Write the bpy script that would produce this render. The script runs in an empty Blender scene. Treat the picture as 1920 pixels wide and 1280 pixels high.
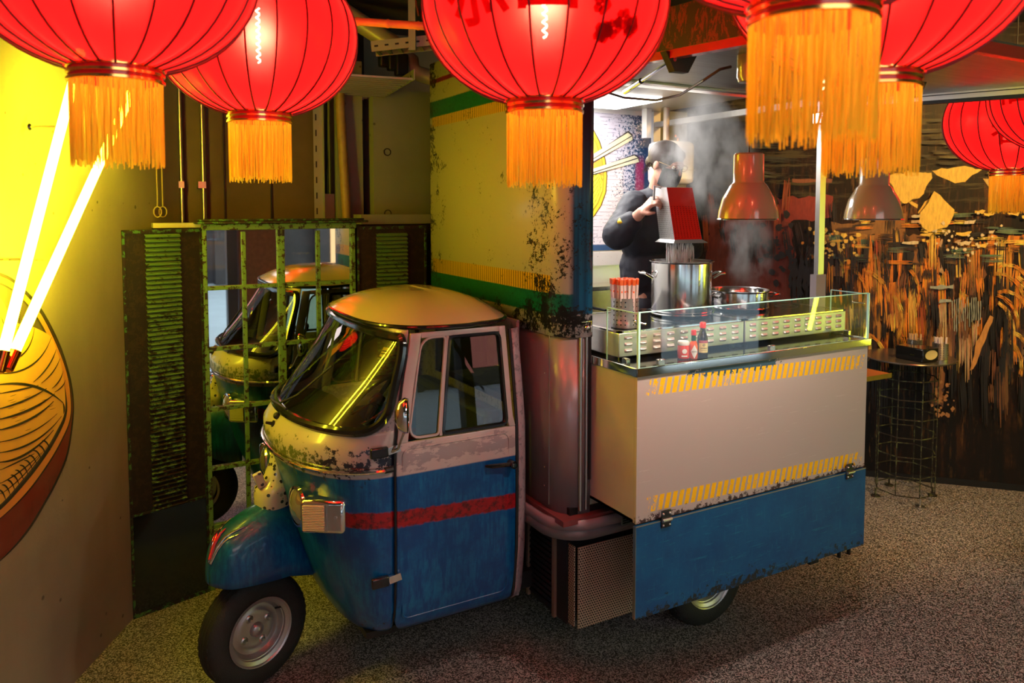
import bpy, bmesh, math, random
from math import sin, cos, pi, radians, atan2, sqrt
from mathutils import Vector, Matrix
random.seed(7)
C = bpy.context.scene.collection
sc = bpy.context.scene

# ------------------------------------------------------------------ camera
H = 2.15; FPX = 1424.0; PITCH = radians(3.5); YAW = radians(29.13)
CX, CY = 960.0, 387 + FPX * math.tan(PITCH)
cam_d = bpy.data.cameras.new('camera'); cam = bpy.data.objects.new('camera', cam_d); C.objects.link(cam)
cam.location = (0, 0, H); cam.rotation_euler = (pi / 2 - PITCH, 0, -YAW)
cam_d.sensor_width = 36; cam_d.lens = FPX * 36 / 1920
cam_d.shift_y = -(640 - CY) / 1920
cam_d.dof.use_dof = True; cam_d.dof.focus_distance = 3.5; cam_d.dof.aperture_fstop = 3.2
cam_d.clip_start = 0.05
sc.camera = cam
# ------------------------------------------------------------------ world, lights, exposure
w = bpy.data.worlds.new('world'); sc.world = w; w.use_nodes = True
bg = w.node_tree.nodes['Background']; bg.inputs[0].default_value = (0.72, 0.86, 1.0, 1); bg.inputs[1].default_value = 2.3
sc.view_settings.view_transform = 'Standard'; sc.view_settings.look = 'None'
sc.view_settings.exposure = 0.0; sc.view_settings.gamma = 1.0; sc.view_settings.use_curve_mapping = False

def lamp(name, kind, loc, energy, color, size=.1, target=None, spot=None, size_y=None):
    d = bpy.data.lights.new(name, kind); d.energy = energy; d.color = color
    if kind == 'AREA':
        d.size = size
        if size_y: d.shape = 'RECTANGLE'; d.size_y = size_y
    else:
        d.shadow_soft_size = size
    if spot: d.spot_size = radians(spot); d.spot_blend = .5
    o = bpy.data.objects.new(name, d); C.objects.link(o); o.location = loc
    if target is not None:
        o.rotation_euler = (Vector(target) - Vector(loc)).to_track_quat('-Z', 'Y').to_euler()
    return o

FX, FY = sin(YAW), cos(YAW); RX, RY = FY, -FX
def fr(f, r, z): return Vector((FX * f + RX * r, FY * f + RY * r, z))
# unseen ambient fill added behind the visitor, and the bay's own LEDs
lamp('ambient_fill', 'AREA', (0.6, -1.6, 3.25), 23, (1.0, .78, .74), 2.2, (1.9, 2.6, .9), size_y=.8)
lamp('bay_led', 'AREA', (2.35, 3.60, 2.76), 38, (1, .96, .92), .9, (2.45, 3.5, 1.0), size_y=.5)
lamp('mural_spot', 'SPOT', (4.3, 1.2, 3.3), 340, (1.0, .58, .15), .12, (4.95, 4.2, 1.75), spot=95)
# ------------------------------------------------------------------ helpers: pixel -> world point
def ray(x, y):
    a = (x - CX) / FPX; b = (CY - y) / FPX
    h = cos(PITCH) + b * sin(PITCH); z = -sin(PITCH) + b * cos(PITCH)
    return Vector((RX * a + FX * h, RY * a + FY * h, z))
CAMP = Vector((0, 0, H))
def atz(x, y, Z): d = ray(x, y); return CAMP + d * ((Z - H) / d.z)
def atx(x, y, X): d = ray(x, y); return CAMP + d * (X / d.x)
def aty(x, y, Y): d = ray(x, y); return CAMP + d * (Y / d.y)
def atf(x, y, f): d = ray(x, y); return CAMP + d * (f / (FX * d.x + FY * d.y))
def atp(x, y, p0, n): d = ray(x, y); return CAMP + d * ((Vector(p0) - CAMP).dot(n) / d.dot(n))

# ------------------------------------------------------------------ helpers: materials
class NT:
    def __init__(s, m): s.m = m; s.n = m.node_tree.nodes; s.l = m.node_tree.links; s._pos = None
    def new(s, t, **k):
        n = s.n.new(t)
        for a, b in k.items(): setattr(n, a, b)
        return n
    def put(s, sock, v):
        if isinstance(v, bpy.types.NodeSocket): s.l.new(v, sock)
        elif isinstance(v, (tuple, list)) and sock.type == 'RGBA': sock.default_value = (*v, 1) if len(v) == 3 else v
        else: sock.default_value = v
    def math(s, op, *a):
        n = s.new('ShaderNodeMath', operation=op)
        for i, v in enumerate(a): s.put(n.inputs[i], v)
        return n.outputs[0]
    def mix(s, f, a, b, bt='MIX'):
        n = s.new('ShaderNodeMix', data_type='RGBA', blend_type=bt)
        s.put(n.inputs[0], f); s.put(n.inputs[6], a); s.put(n.inputs[7], b); return n.outputs[2]
    def pos(s):
        if s._pos is None:
            g = s.new('ShaderNodeNewGeometry'); sp = s.new('ShaderNodeSeparateXYZ'); s.l.new(g.outputs['Position'], sp.inputs[0])
            s._pos = (g.outputs['Position'], sp.outputs[0], sp.outputs[1], sp.outputs[2])
        return s._pos
    def vec(s, x, y, z):
        n = s.new('ShaderNodeCombineXYZ'); s.put(n.inputs[0], x); s.put(n.inputs[1], y); s.put(n.inputs[2], z); return n.outputs[0]
    def scalev(s, sx, sy, sz, v=None):
        n = s.new('ShaderNodeVectorMath', operation='MULTIPLY'); s.put(n.inputs[0], v if v is not None else s.pos()[0]); n.inputs[1].default_value = (sx, sy, sz); return n.outputs[0]
    def noise(s, scale, detail=3, rough=.5, v=None, dist=0):
        n = s.new('ShaderNodeTexNoise'); s.put(n.inputs['Vector'], v if v is not None else s.pos()[0])
        n.inputs['Scale'].default_value = scale; n.inputs['Detail'].default_value = detail; n.inputs['Roughness'].default_value = rough
        n.inputs['Distortion'].default_value = dist; return n.outputs[0]
    def step(s, x, edge, soft=.01):   # 0 below the edge, 1 above
        n = s.new('ShaderNodeMapRange'); n.clamp = True; s.put(n.inputs[0], x)
        if isinstance(edge, bpy.types.NodeSocket):
            s.put(n.inputs[0], s.math('SUBTRACT', x, edge)); edge = 0
        n.inputs[1].default_value = edge - soft; n.inputs[2].default_value = edge + soft; return n.outputs[0]
    def band(s, x, a, b, soft=.01): return s.math('MULTIPLY', s.step(x, a, soft), s.math('SUBTRACT', 1.0, s.step(x, b, soft)))
    def add(s, *a):
        r = a[0]
        for b in a[1:]: r = s.math('ADD', r, b)
        return r
    def mul(s, *a):
        r = a[0]
        for b in a[1:]: r = s.math('MULTIPLY', r, b)
        return r

def mat(name, color=(.5, .5, .5), rough=.5, metal=0., bump=0., bscale=60., spec=.5, coat=0., trans=0., ior=1.45, emit=None, estr=0., alpha=1., vary=0.):
    m = bpy.data.materials.new(name); m.use_nodes = True; t = NT(m)
    p = t.n['Principled BSDF']
    p.inputs['Base Color'].default_value = (*color, 1); p.inputs['Roughness'].default_value = rough; p.inputs['Metallic'].default_value = metal
    p.inputs['Specular IOR Level'].default_value = spec; p.inputs['Coat Weight'].default_value = coat; p.inputs['Coat Roughness'].default_value = .08
    p.inputs['Transmission Weight'].default_value = trans; p.inputs['IOR'].default_value = ior; p.inputs['Alpha'].default_value = alpha
    if emit: p.inputs['Emission Color'].default_value = (*emit, 1); p.inputs['Emission Strength'].default_value = estr
    if bump: addbump(t, t.noise(bscale, 4), bump)
    if vary:
        n = t.noise(bscale * .35, 4)
        t.put(p.inputs['Base Color'], t.mix(t.step(n, .5, .25), tuple(c * (1 - vary) for c in color), tuple(min(1, c * (1 + vary)) for c in color)))
    t.p = p; m['_'] = 1
    m.diffuse_color = (*color, 1)
    return m
def addbump(t, h, strength, dist=.01):
    b = t.new('ShaderNodeBump'); b.inputs['Strength'].default_value = strength; b.inputs['Distance'].default_value = dist
    t.put(b.inputs['Height'], h); t.l.new(b.outputs[0], t.n['Principled BSDF'].inputs['Normal'])
def base(t, c): t.put(t.n['Principled BSDF'].inputs['Base Color'], c)
def setr(t, c): t.put(t.n['Principled BSDF'].inputs['Roughness'], c)

def glassmat(name, color=(1, 1, 1), refl=.08, tint_edge=1.0, rough=0.0):
    m = bpy.data.materials.new(name); m.use_nodes = True; t = NT(m); t.n.remove(t.n['Principled BSDF'])
    tr = t.new('ShaderNodeBsdfTransparent'); tr.inputs[0].default_value = (*color, 1)
    gl = t.new('ShaderNodeBsdfGlossy'); gl.inputs['Roughness'].default_value = rough; gl.inputs[0].default_value = (.95, .97, 1, 1)
    fz = t.new('ShaderNodeLayerWeight'); fz.inputs[0].default_value = .5
    f = t.math('MULTIPLY', t.math('ADD', t.math('ADD', t.math('MULTIPLY', t.math('POWER', fz.outputs['Facing'], 4.5), .8), .03), refl), tint_edge)
    mx = t.new('ShaderNodeMixShader'); t.put(mx.inputs[0], t.math('MINIMUM', f, 1.0)); t.l.new(tr.outputs[0], mx.inputs[1]); t.l.new(gl.outputs[0], mx.inputs[2])
    t.l.new(mx.outputs[0], t.n['Material Output'].inputs[0]); return m
def emat(name, color, strength):
    m = bpy.data.materials.new(name); m.use_nodes = True; t = NT(m); t.n.remove(t.n['Principled BSDF'])
    e = t.new('ShaderNodeEmission'); e.inputs[0].default_value = (*color, 1); e.inputs[1].default_value = strength
    t.l.new(e.outputs[0], t.n['Material Output'].inputs[0]); return m

# ------------------------------------------------------------------ helpers: meshes
class MB:
    def __init__(s): s.v = []; s.f = []; s.c = []
    def add(s, vs, fs, col=None):
        o = len(s.v); s.v += [Vector(p) for p in vs]; s.f += [tuple(i + o for i in f) for f in fs]; s.c += [col] * len(fs); return s
    def box(s, x0, x1, y0, y1, z0, z1, M=None, col=None):
        vs = [Vector((x, y, z)) for z in (z0, z1) for y in (y0, y1) for x in (x0, x1)]
        if M: vs = [M @ p for p in vs]
        return s.add(vs, [(0, 2, 3, 1), (4, 5, 7, 6), (0, 1, 5, 4), (2, 6, 7, 3), (0, 4, 6, 2), (1, 3, 7, 5)], col)
    def bar(s, a, b, wdt, thk, up=(0, 0, 1)):
        a, b = Vector(a), Vector(b); d = (b - a); L = d.length; d.normalize(); u = Vector(up); sd = d.cross(u)
        if sd.length < 1e-4: sd = d.cross(Vector((0, 1, 0)))
        sd.normalize(); u = sd.cross(d)
        M = Matrix((( d.x, sd.x, u.x, a.x), (d.y, sd.y, u.y, a.y), (d.z, sd.z, u.z, a.z), (0, 0, 0, 1)))
        return s.box(0, L, -wdt / 2, wdt / 2, -thk / 2, thk / 2, M)
    def tube(s, pts, r, n=10, closed=False, caps=True, flat=1.0, up=None):
        pts = [Vector(p) for p in pts]; N = len(pts); rs = r if isinstance(r, (list, tuple)) else [r] * N
        vs = []; prev = None
        for i, p in enumerate(pts):
            if closed: d = pts[(i + 1) % N] - pts[i - 1]
            else: d = pts[min(i + 1, N - 1)] - pts[max(i - 1, 0)]
            d = d.normalized() if d.length > 1e-9 else Vector((0, 0, 1))
            if prev is None:
                a = Vector(up) if up else (Vector((0, 0, 1)) if abs(d.z) < .9 else Vector((1, 0, 0)))
                u = (a - d * a.dot(d)).normalized()
            else: u = (prev - d * prev.dot(d)).normalized()
            prev = u; b = d.cross(u)
            for k in range(n):
                t = 2 * pi * k / n; vs.append(p + (u * cos(t) * flat + b * sin(t)) * rs[i])
        fs = []
        for i in range(N if closed else N - 1):
            j = (i + 1) % N
            for k in range(n): fs.append((i * n + k, i * n + (k + 1) % n, j * n + (k + 1) % n, j * n + k))
        if not closed and caps: fs += [tuple(range(n - 1, -1, -1)), tuple((N - 1) * n + k for k in range(n))]
        return s.add(vs, fs)
    def lathe(s, prof, c=(0, 0, 0), n=24, M=None, cap0=False, cap1=False, a0=0, a1=2 * pi, col=None):
        full = abs(a1 - a0 - 2 * pi) < 1e-6; nn = n if full else n + 1; vs = []
        for r, z in prof:
            for k in range(nn):
                t = a0 + (a1 - a0) * k / n; p = Vector((r * cos(t), r * sin(t), z))
                vs.append((M @ p) if M else p + Vector(c))
        fs = []
        for i in range(len(prof) - 1):
            for k in range(n):
                k2 = (k + 1) % nn; fs.append((i * nn + k, i * nn + k2, (i + 1) * nn + k2, (i + 1) * nn + k))
        if cap0: fs.append(tuple(range(nn - 1, -1, -1)))
        if cap1: fs.append(tuple((len(prof) - 1) * nn + k for k in range(nn)))
        return s.add(vs, fs, col)
    def grid(s, fn, nu, nv, cu=False, cv=False, col=None):
        vs = [fn(i / nu, j / nv) for j in range(nv if cv else nv + 1) for i in range(nu if cu else nu + 1)]
        W = nu if cu else nu + 1; Hh = nv if cv else nv + 1; fs = []
        for j in range(nv):
            for i in range(nu):
                i2 = (i + 1) % W; j2 = (j + 1) % Hh; fs.append((j * W + i, j * W + i2, j2 * W + i2, j2 * W + i))
        return s.add(vs, fs, col)
    def prism(s, pts, d, col=None):     # closed outline pts extruded by vector d
        n = len(pts); d = Vector(d); pts = [Vector(p) for p in pts]
        return s.add(pts + [p + d for p in pts], [tuple(range(n - 1, -1, -1)), tuple(range(n, 2 * n))] + [(i, (i + 1) % n, n + (i + 1) % n, n + i) for i in range(n)], col)
    def face(s, pts, col=None): return s.add(pts, [tuple(range(len(pts)))], col)
    def sphere(s, c, r, n=12, m=8, sc3=(1, 1, 1), M=None):
        c = Vector(c); vs = []; 
        for j in range(m + 1):
            ph = pi * j / m
            for i in range(n):
                t = 2 * pi * i / n; p = Vector((sin(ph) * cos(t) * sc3[0], sin(ph) * sin(t) * sc3[1], cos(ph) * sc3[2])) * r
                if M: p = M @ p
                vs.append(c + p)
        fs = [(j * n + i, (j + 1) * n + i, (j + 1) * n + (i + 1) % n, j * n + (i + 1) % n) for j in range(m) for i in range(n)]
        return s.add(vs, fs)
    def mesh(s, name, m, origin=(0, 0, 0), smooth=True, angle=40):
        me = bpy.data.meshes.new(name); o = Vector(origin)
        me.from_pydata([p - o for p in s.v], [], s.f); me.validate()
        if m:
            for q in (m if isinstance(m, list) else [m]): me.materials.append(q)
        if any(c is not None for c in s.c) and len(me.polygons) == len(s.f):
            at = me.color_attributes.new('paint', 'FLOAT_COLOR', 'CORNER')
            li = 0
            for pi_, p in enumerate(me.polygons):
                c = s.c[pi_] or (0, 0, 0)
                for k in p.loop_indices: at.data[k].color = (*c, 1)
        bm = bmesh.new(); bm.from_mesh(me); bmesh.ops.recalc_face_normals(bm, faces=bm.faces); bm.to_mesh(me); bm.free()
        if smooth:
            me.shade_smooth(); me.set_sharp_from_angle(angle=radians(angle))
        return me
    def build(s, name, m, parent=None, label=None, bevel=0, solid=0, smooth=True, angle=40, kind=None, subd=0, soff=0):
        og = ORG.get(parent, Vector((0, 0, 0))) if parent else Vector((0, 0, 0))
        me = s.mesh(name, m, og, smooth, angle)
        o = bpy.data.objects.new(name, me); C.objects.link(o)
        if parent: o.parent = parent; ORG[o] = og
        else: ORG[o] = Vector((0, 0, 0))
        if solid: q = o.modifiers.new('s', 'SOLIDIFY'); q.thickness = solid; q.offset = soff
        if bevel: q = o.modifiers.new('b', 'BEVEL'); q.width = bevel; q.segments = 2; q.limit_method = 'ANGLE'; q.angle_limit = radians(40)
        if subd: q = o.modifiers.new('u', 'SUBSURF'); q.levels = subd; q.render_levels = subd
        if label: o['label'] = label
        if kind: o['kind'] = kind
        return o
ORG = {}
def tag(o, label, cat, group=None, kind=None):
    if label: o['label'] = label
    if cat: o['category'] = cat
    if group: o['group'] = group
    if kind: o['kind'] = kind
    return o
def thing(name, label, cat, loc, group=None):
    o = bpy.data.objects.new(name, None); C.objects.link(o); o.location = loc; o.empty_display_size = .05; ORG[o] = Vector(loc)
    return tag(o, label, cat, group)
def struct(name, mb, m, label=None, **k):
    o = mb.build(name, m, **k); o['kind'] = 'structure'
    if label: o['label'] = label
    return o
def inst(name, me, parent, loc, rot=None, scale=None):
    o = bpy.data.objects.new(name, me); C.objects.link(o); o.parent = parent; o.location = Vector(loc) - ORG.get(parent, Vector())
    if rot: o.rotation_euler = rot
    if scale: o.scale = scale
    return o
def copy_tree(o, parent=None):
    c = o.copy(); C.objects.link(c)
    if parent: c.parent = parent
    for ch in list(o.children): copy_tree(ch, c)
    return c
def orgbox(name, loc): pass

# ------------------------------------------------------------------ materials
BLUE = (.0005, .052, .20); CREAM = (.44, .37, .35); RED = (.30, .006, .010)
def livery(name, zc=1.03, stripe=True, chip_low=None, chip_mid=None, grey_patch=None, rough=.32, metal=0.):
    m = mat(name, CREAM, rough, coat=.35); t = NT(m); P, X, Y, Z = t.pos()
    scr = t.noise(1., 5, .65, t.scalev(60, 60, 9)); blot = t.noise(7, 6, .7); fine = t.noise(45, 5, .7)
    blue = t.mix(t.mul(t.step(blot, .50, .12), t.step(scr, .48, .1), .7), BLUE, (.006, .17, .36))
    blue = t.mix(t.mul(t.step(fine, .62, .04), .5), blue, (.006, .07, .16))
    col = t.mix(t.step(Z, zc, .003), blue, CREAM)
    if stripe:
        zn = t.add(Z, t.mul(t.math('SUBTRACT', t.noise(40, 4, .7), .5), .03), t.mul(t.math('SUBTRACT', X, 1.1), .045))
        redc = t.mix(t.step(t.noise(30, 5, .7), .54, .08), RED, (.06, .006, .008))
        col = t.mix(t.mul(t.band(zn, .812, .880, .004), t.step(X, .87, .01)), col, redc)
    if chip_low is not None:   # dark chips hugging the lower rim
        d = t.math('SUBTRACT', chip_low, Z); th = t.add(t.noise(38, 6, .75), t.mul(d, 1.7))
        col = t.mix(t.step(th, .66, .01), col, (.012, .012, .016))
    if chip_mid is not None:
        d = t.math('ABSOLUTE', t.math('SUBTRACT', Z, chip_mid)); th = t.math('SUBTRACT', t.noise(30, 6, .72), t.mul(d, 1.9))
        col = t.mix(t.step(th, .46, .01), col, t.mix(t.step(Y, 3.12, .05), (.012, .014, .03), (.10, .12, .03)))
    if grey_patch is not None:
        d = t.math('ABSOLUTE', t.math('SUBTRACT', Z, grey_patch)); th = t.math('SUBTRACT', t.noise(1, 6, .72, t.scalev(14, 14, 30)), t.mul(d, 3.2))
        col = t.mix(t.mul(t.step(th, .40, .012), .75), col, (.22, .19, .20))
    base(t, col); setr(t, t.add(rough - .08, t.mul(fine, .2))); return m
M = {}
M['body'] = livery('truck paint front', 1.03, True, .42, 1.085)
M['door'] = livery('truck paint door', 1.03, True, .36, None, 1.10)
M['fender'] = livery('fender paint', 9, False)
M['cream'] = mat('cream lilac paint', CREAM, .3, coat=.4, vary=.06, bscale=20)
m = M['roof'] = mat('roof paint', (.50, .38, .30), .16, coat=.5)
m = M['pillar'] = mat('weathered pillar paint', (.30, .24, .26), .4); t = NT(m)
base(t, t.mix(t.mul(t.step(t.noise(38, 6, .75), .55, .02), .8), (.33, .25, .27), (.15, .12, .14)))
M['black'] = mat('black rubber', (.012, .012, .013), .55, bump=.1)
M['gloss_black'] = mat('black gloss', (.01, .01, .012), .12, coat=.5)
M['blackmetal'] = mat('black metal', (.02, .02, .022), .4, .5)
M['chrome'] = mat('chrome', (.85, .84, .82), .07, 1.)
M['steel'] = mat('brushed steel', (.70, .68, .64), .34, .92, vary=.08, bscale=90)
t = NT(M['steel']); setr(t, t.add(.26, t.mul(t.noise(1, 3, .6, t.scalev(4, 4, 400)), .18)))
M['pot'] = mat('polished pot steel', (.80, .79, .77), .16, 1.)
M['satin'] = mat('satin steel', (.50, .48, .46), .33, 1.)
M['dkglass'] = mat('black ceramic glass', (.008, .008, .01), .06, coat=.6)
M['rim'] = mat('silver wheel enamel', (.42, .40, .40), .33, .75, vary=.1, bscale=40)
M['glass'] = glassmat('clear glass', (.97, .99, .98), .015)
M['cabglass'] = glassmat('cab window glass', (.56, .62, .50), .06)
M['edge'] = mat('green glass edge', (.30, .75, .70), .2, emit=(.2, .6, .55), estr=.0)
M['mirror'] = mat('mirror glass', (.86, .88, .86), .012, 1.)
# ------------------------------------------------------------------ setting
# floor: dark speckled stone resin
m = mat('speckled resin floor', (.1, .1, .1), .42, spec=.4); t = NT(m)
v = t.new('ShaderNodeTexVoronoi'); t.put(v.inputs['Vector'], t.pos()[0]); v.inputs['Scale'].default_value = 190
sp = t.new('ShaderNodeSeparateColor'); t.l.new(v.outputs['Color'], sp.inputs[0])
g = t.step(sp.outputs[0], .60, .25)
base(t, t.mix(g, (.045, .042, .042), (.52, .47, .46))); addbump(t, v.outputs['Distance'], .5, .004); M['floor'] = m
struct('floor', MB().box(-5, 9, -2.6, 6.5, -.08, 0), m, 'dark speckled stone resin floor')

def concrete(name, c, rough=.75, dark=.55, holes=True):
    m = mat(name, c, rough); t = NT(m)
    n1 = t.noise(1.3, 6, .6); n2 = t.noise(1, 4, .6, t.scalev(5, 5, .8)); n3 = t.noise(22, 5, .7)
    col = t.mix(t.mul(t.step(n1, .52, .16), .6), c, tuple(q * dark for q in c))
    col = t.mix(t.mul(t.step(n2, .55, .1), .35), col, tuple(q * .7 for q in c))
    pit = t.new('ShaderNodeTexVoronoi'); t.put(pit.inputs['Vector'], t.pos()[0]); pit.inputs['Scale'].default_value = 9
    ph = t.math('SUBTRACT', 1., t.step(pit.outputs['Distance'], t.mul(.09, t.step(t.noise(3), .52, .05)), .012))
    col = t.mix(t.mul(ph, .8), col, tuple(q * .25 for q in c)); base(t, col)
    addbump(t, t.add(n3, t.mul(ph, -3.)), .35, .006); return m
M['conc'] = concrete('exposed concrete', (.30, .235, .155))
M['conc2'] = concrete('grey concrete block', (.20, .19, .15), dark=.6)
M['brownwall'] = mat('brown panel wall', (.10, .055, .035), .7, bump=.1, bscale=20, vary=.2)
WL = -1.98   # the left wall stands 1.98 m to the left of the view axis, running away from the camera
wl = MB(); a, b = fr(-4, WL, 0), fr(4.54, WL, 0); off = Vector((-RX, -RY, 0)) * .2
wl.prism([a, b, b + off, a + off], (0, 0, 3.5)); struct('wall_left', wl, M['conc'], 'rough exposed concrete wall')
struct('wall_back', MB().box(.2, 1.30, 5.0, 5.15, 0, 3.5), M['brownwall'], 'dark brown panelled wall')
# seams of the brown panels
for i, x in enumerate((.74, 1.02, 1.36)):
    o = struct('trim_%d' % (i + 1), MB().box(x, x + .006, 4.985, 5.0, 0, 3.3), M['blackmetal'])
cb = MB().box(1.66, 4.6, 4.86, 5.15, 0, 2.93).box(1.46, 1.60, 4.90, 5.15, 0, 3.1)
struct('wall_center', cb, M['conc2'], 'grey cast concrete block wall')
struct('wall_niche', MB().box(1.28, 1.7, 5.16, 5.2, 0, 3.5), M['blackmetal'])
# form-tie holes in the cast concrete
rg = MB()
for px, py in ((726, 285), (727, 400)):
    p = aty(px, py, 4.86); rg.lathe([(.020, .0), (.020, .004), (.026, .004), (.026, 0)], n=16, M=Matrix.Translation(p) @ Matrix.Rotation(pi / 2, 4, 'X'))
o = struct('trim_4', rg, M['blackmetal'])
# mural wall at the right: from A towards the left/back
A = Vector((5.357, 3.83, 0)); D = Vector((-.689, .725, 0)); NM = Vector((D.y, -D.x, 0)) * -1   # NM points into the room
if NM.dot(Vector((-1, -1, 0))) < 0: NM = -NM
m = mat('dark painted mural ground', (.02, .01, .006), .5, spec=.3); t = NT(m); P, X, Y, Z = t.pos()
s1 = t.noise(1, 6, .7, t.scalev(9, 9, 1.1)); s2 = t.noise(2.2, 5, .6); s3 = t.noise(1, 5, .7, t.scalev(40, 40, 5)); s4 = t.noise(1, 5, .7, t.scalev(2.2, 2.2, 22))
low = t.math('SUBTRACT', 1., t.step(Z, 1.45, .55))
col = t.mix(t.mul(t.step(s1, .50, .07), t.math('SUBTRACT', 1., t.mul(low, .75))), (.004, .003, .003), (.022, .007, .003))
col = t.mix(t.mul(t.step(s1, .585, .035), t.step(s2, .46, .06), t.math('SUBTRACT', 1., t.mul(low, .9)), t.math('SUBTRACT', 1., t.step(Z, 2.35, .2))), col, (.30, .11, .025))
col = t.mix(t.mul(t.step(s3, .60, .04), t.step(s2, .5, .1), .6), col, (.18, .09, .03))
col = t.mix(t.mul(t.step(s4, .55, .04), t.step(Z, 2.2, .15), .7), col, (.10, .085, .04))
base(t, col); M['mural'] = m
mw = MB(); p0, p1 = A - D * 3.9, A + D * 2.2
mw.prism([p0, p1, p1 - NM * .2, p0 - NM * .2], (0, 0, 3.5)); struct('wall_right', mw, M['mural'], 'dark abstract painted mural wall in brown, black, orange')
wall_mural = bpy.data.objects['wall_right']
struct('baseboard_right', MB().prism([p0, p1, p1 + NM * .006, p0 + NM * .006], (0, 0, .05)), M['blackmetal'])
struct('ceiling', MB().box(-5, 9, -2.6, 6.5, 3.5, 3.6), mat('dark soffit', (.055, .05, .04), .8, bump=.2, bscale=8, vary=.3), 'dark raw ceiling soffit')
struct('wall_far', MB().box(8.05, 8.2, -2.6, 1.2, 0, 3.5), M['conc'])
struct('wall_rear', MB().box(-5, 9, 5.75, 5.9, 0, 3.5), M['conc2'])
struct('wall_east', MB().box(8.9, 9.05, -2.6, 5.9, 0, 3.5), M['conc2'])
struct('wall_side', MB().box(-4.9, -4.8, -2.6, 1, 0, 3.5), M['conc2'])
# storefront behind the visitor: posts, sills and big panes looking on the daylight concourse
M['darkframe'] = mat('dark window frame', (.06, .06, .07), .4, .3); M['tan'] = mat('brown timber panel', (.20, .09, .04), .5, vary=.2)
fw = MB().box(-5, 9, -2.62, -2.45, 2.55, 3.5).box(-5, 9, -2.62, -2.45, 0, .12)
for x in (-4.9, -2.6, -.4, 1.7, 3.9, 6.0, 8.0): fw.box(x, x + .14, -2.62, -2.45, .12, 2.55)
struct('wall_front', fw, M['darkframe'], 'storefront framing behind the visitor')
struct('trim_5', MB().box(1.86, 2.5, -2.6, -2.42, 0, 3.0), M['tan'])
struct('trim_6', MB().box(5.0, 5.9, -2.6, -2.42, 0, 3.0), M['tan'])
for i, x in enumerate((-4.76, -2.46, -.26, 2.5, 4.04, 6.14)):
    struct('window_%d' % (i + 1), MB().box(x, x + [2.16, 2.06, 1.96, 1.4, .96, 1.86][i], -2.54, -2.53, .12, 2.55), M['glass'])
struct('pavement', MB().box(-12, 14, -14, -2.65, -.1, -.02), mat('pale concourse floor', (.55, .60, .62), .35, vary=.1, bscale=4), 'pale floor of the concourse outside')
ob = MB()
for k in range(9):
    x = -11 + k * 2.8; ob.box(x, x + 1.9, -13.6, -13.2, 0, 2.4)
struct('wall_outside', ob.box(-12, 14, -13.8, -13.6, 0, 5), mat('far shopfronts', (.05, .035, .03), .5, vary=.4, bscale=6))
for k_ in range(9):
    tag(MB().box(-10.6 + k_ * 2.8, -10.6 + k_ * 2.8 + 1.1, -13.19, -13.15, .5, 2.1).build('shop_window', emat('lit shop window %d' % k_, [(1, .6, .3), (.9, .3, .25), (.6, .75, 1)][k_ % 3], 1.6)), 'lit shop window across the concourse', 'shop window', 'lit shop windows across the concourse')

# painted strokes of the mural, brushed flat on its wall
vm = bpy.data.materials.new('mural paint'); vm.use_nodes = True; t = NT(vm)
at = t.new('ShaderNodeAttribute', attribute_name='paint'); nz = t.noise(1, 5, .7, t.scalev(70, 70, 14))
base(t, t.mix(t.mul(t.step(nz, .5, .12), .55), at.outputs['Color'], t.mix(.5, at.outputs['Color'], (0.02, .012, .008), 'MULTIPLY'))); setr(t, .5)
OR = (.80, .27, .015); YE = (.92, .60, .09); TE = (.12, .20, .13); RB = (.22, .03, .012); BR = (.17, .07, .025); BK = (.008, .006, .006); PK = (.55, .36, .20); PB = (.35, .40, .36)
mu = MB(); lay = [0]
def stroke(pts, col, jag=2.0, sub=10):
    lay[0] += 1; off = NM * (.0015 + .00006 * lay[0]); out = []
    n = len(pts)
    for i in range(n):
        a, b = pts[i], pts[(i + 1) % n]; L = math.hypot(b[0] - a[0], b[1] - a[1]); k = max(1, int(L / sub))
        for q in range(k):
            f = q / k; out.append((a[0] + (b[0] - a[0]) * f + random.uniform(-jag, jag), a[1] + (b[1] - a[1]) * f + random.uniform(-jag, jag)))
    mu.face([atp(x, y, A, NM) + off for x, y in out], col)
def R4(x0, y0, x1, y1): return [(x0, y0), (x1, y0), (x1, y1), (x0, y1)]
stroke([(1330, 395), (1480, 380), (1500, 600), (1440, 600), (1320, 600)], RB, 4)
stroke([(1455, 372), (1560, 365), (1560, 410), (1470, 415)], (.30, .03, .015), 3)
stroke(R4(1485, 335, 1560, 342), (.3, .1, .04), 1)
stroke(R4(1530, 440, 1665, 452), (.42, .2, .04)); stroke(R4(1520, 476, 1665, 484), TE, 1.5)
stroke(R4(1560, 452, 1590, 476), BK); stroke(R4(1553, 438, 1580, 455), TE); stroke(R4(1600, 448, 1660, 462), TE, 3)
stroke(R4(1640, 400, 1700, 470), (.32, .13, .02), 3); stroke(R4(1560, 418, 1690, 440), (.28, .13, .03), 3)
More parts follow.
